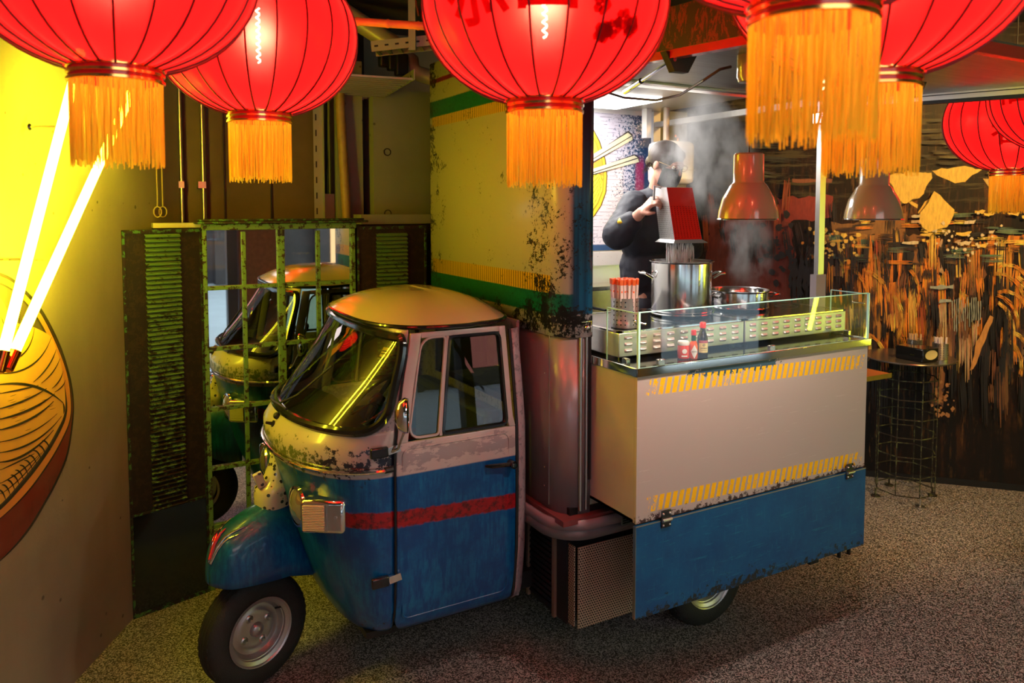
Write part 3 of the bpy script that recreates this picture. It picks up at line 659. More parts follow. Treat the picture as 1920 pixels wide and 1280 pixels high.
    # mirror on an arm
    root = wp(1.065, 1.14, .015); e = wp(1.10, 1.262, .10 if sg < 0 else .16)
    ar = MB().tube([root, wp(1.08, 1.16, .05), e], .006, 8).build('mirror_arm', M['chrome'], TR)
    Mx = Matrix.Translation(e + Vector((0, sg * .01, .045))) @ Matrix.Rotation(-sg * radians(62), 4, 'Z') @ Matrix.Rotation(radians(90), 4, 'X')
    prof = [(.0, -.050), (.024, -.047), (.048, -.032), (.059, -.006), (.056, .004)]
    q = MB(); Ms = Mx @ Matrix.Diagonal((.78, 1.28, 1, 1)); q.lathe(prof, n=22, M=Ms); mo = q.build('door_mirror', M['chrome'], TR, 'oval chrome door mirror')
    MB().lathe([(0, .003), (.055, .003)], n=22, M=Ms).build('mirror_glass', M['mirror'], mo)
    return d_
door(-1); door(1)
# weather strip seam and rear corner pillar of the cab
for sg in (-1, 1):
    zz2 = [.33, .36, .40, .6, .8, 1.0, 1.165, 1.3, 1.45, 1.6]
    MB().grid(lambda u, v: Vector((XB + .012 + .055 * sin(u * pi / 2) - max(0, zl(v, zz2) - 1.2) * .04, YC + sg * (lv(zl(v, zz2))[2] + .012 - .06 * (1 - cos(u * pi / 2))), zl(v, zz2))), 8, 9).build('rear_pillar', M['pillar'], TR, 'mottled pinkish rear pillar', solid=.012, angle=60)
    MB().tube([Vector((XB + .008 - max(0, z - 1.2) * .04, YC + sg * (lv(z)[2] + .008), z)) for z in zz2], .008, 6).build('door_seal', M['black'], TR)
MB().tube([Vector((lv(z)[3] + .002, dY(z, -1) - .004, z)) for z in [.33 + .1 * k for k in range(13)]], .005, 6).build('door_gap', M['black'], TR)
# rear wall of the cab with its window, inner floor, seat, dash, steering
rw = MB().box(1.70, 1.715, YC - .52, YC + .52, .33, 1.22).box(1.70, 1.715, YC - .52, YC + .52, 1.55, 1.63).box(1.70, 1.715, YC - .52, YC - .42, 1.22, 1.55).box(1.70, 1.715, YC + .42, YC + .52, 1.22, 1.55)
rw.build('rear_wall', M['pillar'], TR); MB().box(1.705, 1.71, YC - .42, YC + .42, 1.22, 1.55).build('rear_pane', M['cabglass'], TR)
MB().box(.98, 1.70, YC - .5, YC + .5, .31, .34).build('cab_floor', M['blackmetal'], TR)
seat = mat('grey seat vinyl', (.05, .05, .055), .5, bump=.1)
MB().box(1.32, 1.66, YC - .45, YC + .45, .62, .74).build('seat_cushion', seat, TR, bevel=.03); MB().box(1.58, 1.68, YC - .45, YC + .45, .74, 1.2).build('seat_backrest', seat, TR, bevel=.03); MB().box(1.36, 1.66, YC - .4, YC + .4, .34, .62).build('seat_base', M['blackmetal'], TR)
MB().grid(lambda u, v: S((u * 2 - 1) * .93, 1.17, -.03).lerp(Vector((1.13, YC + .5 * (u * 2 - 1), 1.13)), v), 20, 3).build('dashboard', M['blackmetal'], TR)
sw = Vector((1.20, YC - .02, 1.21)); Mw = Matrix.Translation(sw) @ Matrix.Rotation(radians(-38), 4, 'Y')
q = MB().tube([Mw @ Vector((.17 * cos(2 * pi * k / 28), .17 * sin(2 * pi * k / 28), 0)) for k in range(28)], .011, 8, closed=True)
sto = q.build('steering_wheel', M['gloss_black'], TR)
q = MB().lathe([(0, .02), (.035, .015), (.04, -.02)], n=16, M=Mw)
for k in range(3): a = 2 * pi * k / 3 + .5; q.bar(Mw @ Vector((0, 0, 0)), Mw @ Vector((.17 * cos(a), .17 * sin(a), 0)), .022, .008)
q.tube([sw, Vector((1.0, YC, .75))], .022, 10).build('steering_column', M['gloss_black'], sto)
# sticker inside the screen, wiper, washer bolt
stm = mat('yellow paper sticker', (.75, .45, .06), .6); sp_ = S(-.66, 1.535, -.009)
q = MB().grid(lambda u, v: S(-.735 + .125 * u, 1.512 + .038 * v, -.007), 4, 1); so = q.build('screen_sticker', stm, TR, 'small yellow paper sticker inside the glass')
for k in range(2): MB().grid(lambda u, v: S(-.685 + .07 * u, 1.523 + .011 * k + .004 * v, -.0035), 4, 1).build('sticker_lettering', M['black'], so)
wa = MB().tube([S(.28, 1.215, .02), S(.10, 1.235, .035), S(-.12, 1.25, .04)], .006, 6).tube([S(.0, 1.25, .030), S(-.10, 1.30, .03), S(-.22, 1.44, .03)], .005, 6).sphere(S(-.03, 1.20, .01), .016)
wa.build('wiper', M['black'], TR, 'black wiper arm at the foot of the screen')
q = S(-.03, 1.165, 0); MB().tube([q, q + Vector((-.035, -.005, .012))], [.009, .006], 10).tube([q, q + Vector((-.006, 0, .002))], .015, 10).build('washer_jet', M['black'], TR)

# fork cover, fender, front wheel (all turned with the steering)
ST = radians(20); WC = Vector((.60, 3.47, .251))
Mf = Matrix.Translation(Vector((WC.x, WC.y, 0))) @ Matrix.Rotation(ST, 4, 'Z')
def wheel(name, center, rot, parent, lab, outer=-1, tyre_r=.25, tw=.125, rimm=None):
    Mw_ = Matrix.Translation(center) @ rot @ Matrix.Rotation(radians(-90 * outer * -1), 4, 'X') if False else Matrix.Translation(center) @ rot @ Matrix.Rotation(radians(90), 4, 'X')
    R, h = tyre_r, tw / 2
    prof = [(.140, -h * .72), (.156, -h * .93), (.190, -h * 1.04), (.222, -h * .95), (.240, -h * .74), (.2470, -h * .5), (R, 0), (.2470, h * .5), (.240, h * .74), (.222, h * .95), (.190, h * 1.04), (.156, h * .93), (.140, h * .72)]
    g = MB().lathe(prof, n=56, M=Mw_); w_ = g.build(name, M['tyre'], parent, lab)
    tr = MB()
    for k in range(44):
        for s_ in (-1, 1):
            a = 2 * pi * (k + (.5 if s_ > 0 else 0)) / 44; Mq = Mw_ @ Matrix.Rotation(a, 4, 'Z')
            tr.box(.232, .2452, -.008, .008, min(s_ * h * .38, s_ * h * .66), max(s_ * h * .38, s_ * h * .66), Mq)
    for zz_ in (-.3, 0, .3): tr.lathe([(.249, zz_ * h - .006), (.2515, zz_ * h), (.249, zz_ * h + .006)], n=56, M=Mw_)
    tr.build('tread', M['tyre'], w_, kind='stuff')
    rp = [(.150, h * .93), (.154, h * .97), (.149, h * .93), (.143, h * .80), (.137, h * .60), (.126, h * .52), (.122, h * .30), (.112, h * .12), (.100, h * .10), (.088, h * .22), (.078, h * .30), (.066, h * .26), (.045, h * .30), (.0, h * .32)]
    rm = MB().lathe(rp, n=48, M=Mw_).lathe([(.146, h * .86), (.13, h * .74), (.13, -h * .8), (.146, -h * .86)], n=48, M=Mw_).build('wheel_rim', rimm or M['rim'], w_, 'silver pressed steel wheel rim')
    MB().sphere(Vector(), 1, 14, 8, M=None) if False else None
    hb = MB().lathe([(.034, h * .28), (.030, h * .50), (.020, h * .64), (0, h * .68)], n=20, M=Mw_).build('hub_cap', rimm or M['rim'], rm)
    for k in range(4):
        a = 2 * pi * k / 4 + .5; c = Vector((.066 * cos(a), .066 * sin(a), h * .26)); Mq = Mw_ @ Matrix.Translation(c)
        MB().lathe([(.010, 0), (.010, .012), (.005, .018), (0, .018)], n=6, M=Mq).lathe([(.019, 0), (.016, .004), (.011, .006)], n=12, M=Mq).build('wheel_nut', M['satin'], rm)
    va = Mw_ @ Vector((.10, .055, h * .2)); vb = Mw_ @ Vector((.118, .068, h * .72)); MB().tube([va, vb], .005, 8).build('valve', M['black'], rm)
    return w_
M['tyre'] = mat('tyre rubber', (.014, .014, .014), .7, bump=.3, bscale=180)
wheel('front_wheel', WC, Matrix.Rotation(ST, 4, 'Z'), TR, 'front wheel turned slightly outwards')
def fen(u, v):      # u front..rear, v across section near skirt -> over -> far skirt
    x = -.205 + .51 * u
    top = .545 + .275 * (sin(pi * min(u * .58 + .05, 1))) ** .40
    hw = .135 * (sin(pi * min(max(u * .72 + .10, .0), 1))) ** .36
    low = .530 - .055 * u - (.05 * ((u - .6) / .4) if u > .6 else 0)
    k_ = sqrt(max(0., 1 - (1 - min(1, u / .13)) ** 2)) if u < .13 else 1.; hw *= k_; top = low + (top - low) * (.25 + .75 * k_) if k_ < 1 else top
    a = pi * v; n = 2.6
    y = -hw * math.copysign(abs(cos(a)) ** (2 / n), cos(a)); z = low + (top - low) * abs(sin(a)) ** (2 / n)
    return Mf @ Vector((x, y, z))
fe = MB().grid(lambda u, v: fen(u ** 1.6, v), 40, 24); fe.face([fen(0, j / 24) for j in range(25)])
fo = fe.build('front_fender', M['fender'], TR, 'blue-green rounded front fender', solid=.006, angle=70)
# winged badge on the nose of the fender
bd = MB(); 
for sg in (-1, 1):
    for k, (l, w_) in enumerate(((.115, .011), (.085, .007))):
        pts = []
        for i in range(6):
            f = i / 5; p = fen(.015 + .26 * f * l / .115, .5 + sg * (.02 + .11 * f + .03 * k)); n_ = (p - Mf @ Vector((.0, 0, .5))).normalized(); pts.append(p + n_ * .006)
        bd.tube(pts, [w_ * .9, w_, w_ * .8, w_ * .6, w_ * .4, .002], 6, flat=.6)
bd.build('winged_badge', M['chrome'], fo, 'chrome and red winged badge')
MB().tube([fen(.02 + .05 * i, .5) + Vector((-.006, 0, .006)) for i in range(4)], [.007, .007, .005, .002], 6).build('badge_enamel', mat('red enamel', (.7, .03, .03), .2, coat=.5), fo)
# speckled horn-shaped steering cover between nose and fender
m = M['speck'] = mat('cream terrazzo speckled cover', CREAM, .25, coat=.5); t = NT(m)
vr = t.new('ShaderNodeTexVoronoi'); t.put(vr.inputs['Vector'], t.pos()[0]); vr.inputs['Scale'].default_value = 52; sp = t.new('ShaderNodeSeparateColor'); t.l.new(vr.outputs['Color'], sp.inputs[0])
base(t, t.mix(t.mul(t.step(sp.outputs[0], .58, .01), t.step(.42, vr.outputs['Distance'], .02)), (.55, .48, .30), (.03, .03, .02)))
cvp = [(.79, .098, .088, .0), (.83, .100, .090, .0), (.875, .095, .088, .002), (.91, .070, .066, .02), (.96, .052, .050, .035), (1.02, .042, .040, .05), (1.08, .032, .032, .062), (1.10, .014, .014, .064)]
def cov(u, v):
    k = v * (len(cvp) - 1); i = min(int(k), len(cvp) - 2); f = k - i; a_ = [cvp[i][j] + (cvp[i + 1][j] - cvp[i][j]) * f for j in range(4)]
    a = 2 * pi * u; n = 2.7; return Mf @ Vector((.11 + a_[3] * .7 + .82 * a_[1] * math.copysign(abs(cos(a)) ** (2 / n), cos(a)), -.0 + .85 * a_[2] * math.copysign(abs(sin(a)) ** (2 / n), sin(a)), a_[0]))
MB().grid(cov, 28, 14, cu=True).build('steering_cover', M['speck'], TR, 'cream speckled horn-shaped cover on the fender', angle=60)
q = Mf @ Vector((.035, -.01, .925)); MB().box(-.02, .02, -.012, .012, -.035, .035, Matrix.Translation(q) @ Matrix.Rotation(radians(-20), 4, 'Y')).build('cover_lug', M['speck'], TR, bevel=.004)
# fork leg
MB().tube([Mf @ Vector((.03, .085, .62)), Mf @ Vector((.10, .085, .36)), Mf @ Vector((.0, .075, .25))], .022, 10).tube([Mf @ Vector((0, .1, .25)), Mf @ Vector((0, -.02, .25))], .02, 10).build('fork', M['blackmetal'], TR)

# headlight pods with rectangular side lamps
amber = mat('ribbed clear lamp lens', (.75, .55, .30), .15, coat=.6); t = NT(amber); wv = t.new('ShaderNodeTexWave'); wv.inputs['Scale'].default_value = 45; wv.bands_direction = 'Z'; t.put(wv.inputs['Vector'], t.pos()[0]); addbump(t, wv.outputs['Fac'], .8, .004)
hlg = mat('headlight reflector glass', (.8, .75, .5), .06, .85); 
def headlight(sg):
    c = Vector((.755, YC + sg * .33, .90)); cyl = Vector((.755, c.y, .880))
    Mh = Matrix.Translation(cyl) @ Matrix.Rotation(radians(-90), 4, 'Y') @ Matrix.Rotation(radians(-8 * sg), 4, 'X')
    pod = MB().lathe([(.060, -.13), (.074, -.06), (.086, .0), (.090, .012), (.086, .022), (.076, .024)], n=28, M=Mh).build('headlight', M['chrome'], TR, 'chrome headlight pod')
    MB().lathe([(.076, .020), (.05, .034), (.025, .041), (0, .043)], n=28, M=Mh).build('headlight_lens', hlg, pod)
    Mb = Matrix.Translation((cyl.x + .01, cyl.y + sg * .040, .875)) @ Matrix.Rotation(sg * radians(33), 4, 'Z')
    ya, yb = sg * .0, sg * .078; lo, hi = min(ya, yb), max(ya, yb); fa, fb2 = min(yb - sg * .004, yb + sg * .004), max(yb - sg * .004, yb + sg * .004)
    MB().box(.0, .19, lo, hi, -.072, .068, Mb).build('lamp_housing', M['chrome'], pod, bevel=.016)
    MB().box(.012, .105, fa, fb2, -.060, .050, Mb).build('side_lens', amber, pod, bevel=.004)
    MB().box(.112, .116, fa, fb2, -.060, .055, Mb).tube([Mb @ Vector((.152, yb - sg * .002, 0)), Mb @ Vector((.152, yb + sg * .004, 0))], .006, 8).build('housing_screw', M['satin'], pod)
headlight(-1); headlight(1)

# ------------------------------------------------------------------ the box body behind the cab
X0, Y0, Y1, X1, RC = 1.77, 2.71, 4.12, 3.42, .11
ZB, ZT, ZLIP = .80, 2.97, 1.585
def graf(name):
    m = mat(name, CREAM, .34, coat=.15); t = NT(m); P, X, Y, Z = t.pos()
    isf = t.math('SUBTRACT', 1., t.step(X, X0 + .035, .01))      # front face (stripes), else the blue corner
    fine = t.noise(70, 6, .75); big = t.noise(9, 4, .6)
    col = CREAM
    bars = t.math('LESS_THAN', t.math('FRACT', t.mul(Y, 46.)), .72)
    yel = t.mix(bars, (.10, .04, .02), (.75, .40, .02)); frj = t.mul(t.math('SUBTRACT', t.noise(60, 4, .7), .5), .012)
    Zj = t.add(Z, frj); Y_ = t.band(Y, 2.80, 4.09, .004)
    gcol = t.mix(t.mul(t.step(fine, .5, .05), .5), (.006, .15, .11), (.004, .06, .06))
    for a, b, c in ((2.66, 2.75, gcol), (1.675, 1.772, gcol), (2.85, 2.875, (.25, .01, .02))): col = t.mix(t.band(Zj, a, b, .003), col, c)
    for a, b in ((2.605, 2.66), (1.772, 1.85)): col = t.mix(t.mul(t.band(Z, a, b, .002), Y_), col, yel)
    bluec = t.mix(t.step(t.noise(1, 3, .5, t.scalev(60, 60, 1)), .5, .1), (.004, .05, .12), (.005, .12, .24))
    side = t.mix(t.step(t.add(Z, frj), 1.685, .003), CREAM, bluec); side = t.mix(t.step(Z, 2.35, .2), side, (.03, .012, .03))  # corner's upper end painted dark red-purple to stand for the reflection there
    col = t.mix(isf, side, col)
    # dark chips: towards the far edge, towards the corner, and along the lower lip
    e1 = t.math('MAXIMUM', t.math('SUBTRACT', 1., t.mul(t.math('SUBTRACT', 4.12, Y), 4.2)), 0.)
    e2 = t.mul(t.math('MAXIMUM', t.math('SUBTRACT', 1., t.mul(t.math('ABSOLUTE', t.math('SUBTRACT', Y, 2.84)), 2.9)), 0.), t.math('SUBTRACT', 1., t.step(Z, 2.3, .3)))
    e3 = t.math('MAXIMUM', t.math('SUBTRACT', 1., t.mul(t.math('ABSOLUTE', t.math('SUBTRACT', Z, 1.655)), 12.)), 0.)
    th = t.add(fine, t.mul(t.math('SUBTRACT', big, .5), .8), t.mul(e1, .17), t.mul(e2, .17), t.mul(e3, .15))
    col = t.mix(t.step(th, .69, .008), col, (.012, .012, .014)); base(t, col); return m
M['graf'] = graf('distressed striped livery'); M['inner'] = mat('white interior panel', (.62, .60, .60), .35)
lilac = mat('lilac aluminium cladding', (.30, .235, .25), .28, .35)
def column(z0, z1, name, m_, x0=X0, y0=Y0, rc=RC, xe=1.90, far=Y1, o=0, lab=None, par=None):
    path = [(x0 - o, far), (x0 - o, y0 + rc)] + [(x0 + rc - (rc + o) * cos(a), y0 + rc - (rc + o) * sin(a)) for a in [pi / 2 * k / 8 for k in range(1, 9)]] + [(xe, y0 - o)]
    q = MB(); 
    for a, b in zip(path, path[1:]): pass
    q.add([(x, y, z) for z in (z0, z1) for x, y in path], [(i, i + 1, len(path) + i + 1, len(path) + i) for i in range(len(path) - 1)])
    return q.build(name, m_, par or TR, lab, solid=.014, soff=1 if False else 0, angle=50)
column(ZLIP, ZT, 'front_panel', M['graf'], o=.012, lab='distressed cream front panel with green bands and yellow bars')
column(ZB, ZLIP + .02, 'corner_cladding', lilac, lab='lilac metal lower corner')
# thin trims on the corner: vertical ribs and screws
for x, y, r in ((X0 - .004, Y0 + RC + .005, .005), (1.845, Y0 - .012, .008), (1.875, Y0 - .012, .006)):
    MB().tube([(x, y, ZB + .02), (x, y, ZLIP)], r, 8).build('corner_rib', M['satin'], TR)
for k in range(9): MB().sphere((X0 - .014, Y0 + RC + .03, .9 + k * .085), .0035, 6, 4).build('rivet', M['chrome'], TR)
MB().sphere((1.865, Y0 - .03, 1.63), .012, 10, 6).tube([(1.835, Y0 - .03, 1.655), (1.885, Y0 - .03, 1.655), (1.885, Y0 - .03, 1.61)], .004, 6).build('corner_latch', M['chrome'], TR)
MB().tube([(X0 + .015, Y0 + .03, 1.64), (X0 + .015, Y0 + .03, ZT)], .004, 6).build('edge_bead', M['chrome'], TR)
MB().box(1.888, 1.90, Y0 - .012, Y0 + .04, .95, 2.66).build('opening_gasket', M['black'], TR)
# base flange with plate
fl = MB(); 
def flange(z0, z1, o, name, m_, lab=None): column(z0, z1, name, m_, x0=X0 - .03, y0=Y0 - .03, rc=.15, xe=3.4, o=o, lab=lab)
flange(.745, .79, .02, 'base_flange', mat('reddish lilac flange', (.30, .20, .22), .25)); flange(.70, .75, .015, 'base_skirt', mat('grey skirt', (.16, .13, .14), .35))  # flange a little redder than the cladding above
fl = MB().box(X0 - .03, 3.4, Y0 - .04, Y1, .775, .80); fl.build('floor_pan', mat('dark red floor pan edge', (.20, .05, .05), .3), TR)
plm = mat('aluminium rating plate', (.40, .38, .36), .3, .7)
pl = MB().box(2.03, 2.12, Y0 - .070, Y0 - .064, .735, .785).build('rating_plate', plm, TR, 'small metal rating plate')
q = MB()
for k in range(4): q.box(2.036, 2.112 - .012 * (k % 2), Y0 - .0715, Y0 - .0695, .742 + k * .0105, .7465 + k * .0105)
q.build('plate_lettering', M['blackmetal'], pl)
# far wall, rear parts, roof of the box
MB().box(X0, X1, Y1 - .03, Y1, ZB, 2.8).build('far_wall', M['inner'], TR)
MB().box(X0, X1, Y0, Y1, 2.79, 2.83).build('box_ceiling', mat('brushed ceiling skin', (.45, .42, .40), .32, .5), TR, 'pale metal ceiling of the serving bay')
MB().box(X0, X1, Y0, Y1, 2.83, ZT).build('roof_skin', M['satin'], TR)
MB().box(X0 + .014, X0 + .03, Y0 + .1, Y1, ZB, 2.8).build('front_lining', M['inner'], TR)
MB().box(X1 - .05, X1, Y0, Y1, 2.685, 2.72).build('rear_beam', mat('pale beam', (.45, .42, .40), .4), TR, 'pale beam across the open back')
MB().box(X0, X1, Y0, Y0 + .04, 2.70, 2.79).build('hatch_header', M['satin'], TR)
MB().box(X1 - .06, X1, Y1 - .06, Y1, ZB, 2.79).build('rear_post', M['inner'], TR)
ledm = emat('white led panel', (1, .97, .93), 7)
MB().box(2.1, 3.0, 3.55, 4.0, 2.775, 2.79).build('ceiling_light_panel', ledm, TR, 'bright white ceiling light panel')
MB().box(2.55, 3.15, 3.02, 3.07, 2.765, 2.79).build('light_tube', ledm, TR, 'white light tube')
for y in (2.85, 2.93, 3.2): MB().box(X0 + .1, X1, y, y + .012, 2.775, 2.79).build('ceiling_seam', M['satin'], TR)
fp = MB().box(X1 - .055, X1 - .012, Y0 - .0, Y0 + .028, 1.62, 2.70); fp.build('corner_post', M['satin'], TR, 'steel corner post')
MB().box(X1 - .075, X1 - .0, Y0 - .006, Y0 + .034, 1.50, 1.79).build('post_sleeve', mat('grey sleeve', (.36, .34, .36), .5), TR)
MB().box(X1 - .075, X1 + .005, Y0 - .02, Y0 + .04, 2.585, 2.635).tube([(X1 - .03, Y0, 2.6), (X1 + .09, Y0 - .05, 2.64)], .006, 6).build('post_clamp', M['chrome'], TR)
MB().box(X1 - .03, X1, Y0 + .03, Y1, ZB, 1.45).build('tail_panel', M['inner'], TR)
MB().box(X0 + .03, X1, Y0, Y1 - .03, .80, .83).build('bay_floor', M['blackmetal'], TR)
# interior mural print on the far wall
im = bpy.data.materials.new('bay wall print'); im.use_nodes = True; t = NT(im); P, X, Y, Z = t.pos()
lil = (.55, .52, .62); fn = t.noise(60, 6, .75); dx = t.step(X, 3.12, .30)
col = t.mix(t.step(t.add(fn, t.mul(dx, .35)), .72, .01), lil, (.012, .05, .13))
zz_ = t.math('FRACT', t.add(t.mul(Z, 42.), t.mul(t.noise(1, 2, .5, t.scalev(3, 1, 40)), .6)))
ln = t.mul(t.math('LESS_THAN', zz_, .10), t.step(t.noise(1, 3, .6, t.scalev(14, 1, 60)), .50, .02))
col = t.mix(t.mul(ln, .85), col, (.05, .04, .08)); col = t.mix(t.mul(t.band(X, 3.23, 3.31, .01), t.band(Z, 2.1, 2.47, .03), .8), col, (.35, .02, .10))
col = t.mix(t.mul(t.step(X, 3.3, .01), .9), col, (.008, .04, .13)); col = t.mix(t.mul(t.step(fn, .60, .01), t.band(Z, 1.86, 1.99, .04)), col, (.01, .06, .15))
col = t.mix(t.math('SUBTRACT', 1., t.step(Z, 1.90, .004)), col, (.01, .05, .16)); base(t, col); setr(t, .45)
YI = Y1 - .034
MB().box(X0 + .04, 3.38, YI, YI + .004, 1.86, 2.76).build('wall_print', im, TR, 'lilac wall graphic with a yellow noodle bowl', smooth=False)
def ip(x, y, k=1): p = aty(x, y, YI - .001 - .0006 * k); return p
pr = MB()
bow = [(1000, 300), (1008, 262), (1030, 235), (1063, 225), (1112, 240), (1125, 265), (1136, 300), (1139, 330), (1137, 360), (1128, 385), (1115, 405), (1103, 415), (1063, 430), (1030, 415), (1006, 365)]
pr.face([ip(x, y, 1) for x, y in bow], (.10, .06, .01)); pr.face([ip(x - 2, y, 2) for x, y in bow], (.72, .52, .03)); pr.face([ip(x - 6, y + (320 - y) * .05, 3) for x, y in bow], (.30, .26, .02)); pr.face([ip(x - 8, y + (320 - y) * .08, 4) for x, y in bow], (.80, .78, .05))
pr.face([ip(x, y, 5) for x, y in ((1063, 300), (1090, 285), (1128, 300), (1131, 330), (1100, 318), (1063, 325))], (.75, .30, .04))
for k in range(7): 
    for a, b in zip(*(lambda P_: (P_, P_[1:]))(bez((1075, 415 - k * 14), (1120 - k, 395 - k * 12), (1130 - k, 335 - k * 3), 8))):
        pa, pb = ip(*a, 6), ip(*b, 6); pr.face([pa + Vector((0, 0, .003)), pb + Vector((.003, 0, 0)), pb - Vector((.003, 0, 0)), pa - Vector((0, 0, .003))], (.20, .16, .01))
for pts in ([(1095, 302), (1178, 245), (1186, 252), (1187, 260), (1096, 316)], [(1095, 323), (1190, 289), (1197, 294), (1199, 303), (1096, 333)]):
    cx_ = sum(p[0] for p in pts) / 5; cy_ = sum(p[1] for p in pts) / 5
    pr.face([ip(x, y, 7) for x, y in pts], (.04, .03, .03)); pr.face([ip(x + (cx_ - x) * .02 , y + (cy_ - y) * .12, 8) for x, y in pts], (.70, .66, .45))
    a, b = pts[0], pts[2]; pr.face([ip(a[0], a[1] + 5, 9), ip(b[0], b[1] + 1, 9), ip(b[0], b[1] + 3, 9), ip(a[0], a[1] + 7, 9)], (.05, .04, .03))
wp_ = bpy.data.materials.new('noodle print'); wp_.use_nodes = True; t = NT(wp_); at = t.new('ShaderNodeAttribute', attribute_name='paint'); base(t, at.outputs['Color'])
pr.build('noodle_print', wp_, TR, 'yellow noodle bowl with chopsticks printed on the wall', smooth=False)
# low steel furniture inside
MB().box(2.2, 3.1, 3.78, 4.07, .83, 1.64).build('inner_cabinet', M['steel'], TR); MB().box(2.15, 3.0, 3.95, 4.08, 1.64, 1.83).build('backsplash', mat('pale steel backsplash', (.6, .6, .58), .3, .6), TR)
MB().box(2.18, 3.12, 3.74, 4.07, 1.64, 1.665).build('inner_worktop', M['pot'], TR)
spk = mat('speckled white board', (.6, .58, .6), .4); t = NT(spk); base(t, t.mix(t.step(t.noise(50, 4, .7), .64, .01), (.6, .58, .6), t.mix(t.step(t.noise(12), .5, .05), (.02, .02, .03), (.4, .05, .03))))
MB().box(2.15, 3.0, 3.94, 3.95, 1.775, 1.86).build('splash_board', spk, TR)
for z in (1.25, 1.35): MB().box(2.3, 3.05, 3.765, 3.78, z, z + .02).build('drawer_lip', M['chrome'], TR)
MB().tube([(2.22, 3.55, 1.55), (2.22, 3.7, 1.55), (2.6, 3.7, 1.55), (2.6, 3.55, 1.55)], .008, 6).build('inner_rail', M['blackmetal'], TR)

# ------------------------------------------------------------------ serving counter
CX0, CX1, CYF = 1.905, 3.335, 2.385
m = M['counterfront'] = mat('scratched cream counter panel', (.46, .385, .36), .42); t = NT(m); P, X, Y, Z = t.pos()
isf = t.math('SUBTRACT', 1., t.step(Y, CYF + .012, .004))
sc1 = t.noise(1, 5, .75, t.scalev(6, 1, 90)); sc2 = t.noise(1, 5, .75, t.scalev(130, 1, 14)); fine = t.noise(70, 5, .75)
col = t.mix(t.mul(t.step(sc1, .66, .02), .35), (.46, .385, .36), (.66, .6, .56)); col = t.mix(t.mul(t.step(sc2, .70, .02), .3), col, (.66, .6, .56))
bl = t.mul(t.math('SUBTRACT', 1., t.step(t.math('ABSOLUTE', t.math('SUBTRACT', X, 2.45)), .30, .12)), t.step(Z, 1.425, .02)); 
col = t.mix(t.step(t.add(t.noise(22, 5, .75), t.mul(bl, .45)), .78, .01), col, (.03, .08, .13))
for za, zb in ((1.385, 1.452), (.90, .965)):
    zt_ = t.math('SUBTRACT', Z, t.mul(t.math('SUBTRACT', X, 1.95), -.02 if za > 1 else -.018))
    br = t.math('LESS_THAN', t.math('FRACT', t.mul(t.math('SUBTRACT', X, t.mul(Z, .22)), 27.5)), .66)
    edge_ = t.mul(t.math('MAXIMUM', t.math('SUBTRACT', t.math('ABSOLUTE', t.math('SUBTRACT', X, 2.63)), .56), 0.), 1.9)
    worn = t.math('LESS_THAN', t.add(t.noise(48, 5, .75), t.mul(edge_, .9), t.mul(t.math('MAXIMUM', t.math('SUBTRACT', .30, t.math('ABSOLUTE', t.math('SUBTRACT', X, 2.37))), 0.), .35 if za > 1 else .0)), .635)
    col = t.mix(t.mul(t.band(zt_, za, zb, .002), br, worn, t.band(X, 1.95, 3.32, .005)), col, (1., .52, .0))
d_ = t.math('SUBTRACT', Z, .86); col = t.mix(t.step(t.math('SUBTRACT', t.noise(45, 6, .75), t.mul(d_, 4.5)), .47, .01), col, (.05, .025, .025))
base(t, t.mix(isf, (.40, .34, .30), col))
MB().box(CX0, CX1, CYF, CYF + .02, .862, 1.475).build('counter_front', M['counterfront'], TR, 'scratched cream counter panel with yellow hazard bars')
MB().box(CX0, CX0 + .015, CYF + .02, 2.74, .862, 1.475).build('counter_side', M['cream'], TR); MB().box(CX1 - .015, CX1, CYF + .02, 2.74, .862, 1.475).build('counter_side', M['cream'], TR)
MB().box(CX0, CX1, CYF + .02, 2.74, .862, .875).build('counter_bottom', M['blackmetal'], TR)
m = M['ctop'] = mat('dusty black counter top', (.01, .01, .012), .10, coat=.4); t = NT(m); dn = t.noise(160, 4, .8); base(t, t.mix(t.step(dn, .66, .03), (.01, .01, .012), (.35, .35, .37))); setr(t, t.add(.05, t.mul(t.noise(8, 5), .1)))
MB().box(CX0 - .006, CX1 + .006, CYF - .006, 3.12, 1.475, 1.497).build('counter_top', M['ctop'], TR, 'dusty black glossy counter top')
tr = MB().box(CX0 - .012, CX1 + .012, CYF - .013, CYF - .007, 1.468, 1.503).box(CX0 - .012, CX0 - .006, CYF - .013, 2.74, 1.468, 1.503).box(CX1 + .006, CX1 + .012, CYF - .013, 2.74, 1.468, 1.503); tr.build('counter_trim', M['chrome'], TR, 'polished steel edge trim', bevel=.002)
# hinged lower flap
m = M['flap'] = mat('chipped blue flap', BLUE, .40, coat=.15); t = NT(m); P, X, Y, Z = t.pos()
bl_ = t.noise(7, 6, .7); sc1 = t.noise(1, 5, .75, t.scalev(8, 1, 90)); sc2 = t.noise(1, 5, .75, t.scalev(110, 1, 12))
col = t.mix(t.mul(t.step(bl_, .5, .15), .6), (.001, .060, .20), (.004, .12, .29)); col = t.mix(t.mul(t.step(sc1, .62, .03), .4), col, (.02, .24, .38)); col = t.mix(t.mul(t.step(sc2, .62, .03), .35), col, (.02, .22, .36))
dd = t.math('SUBTRACT', Z, .47); low = t.add(t.noise(34, 6, .75), t.mul(t.math('MAXIMUM', t.math('SUBTRACT', .30, t.math('ABSOLUTE', t.math('SUBTRACT', X, 2.5))), 0.), .18))
col = t.mix(t.step(t.math('SUBTRACT', low, t.mul(dd, 2.3)), .50, .01), col, (.012, .014, .016)); base(t, col)
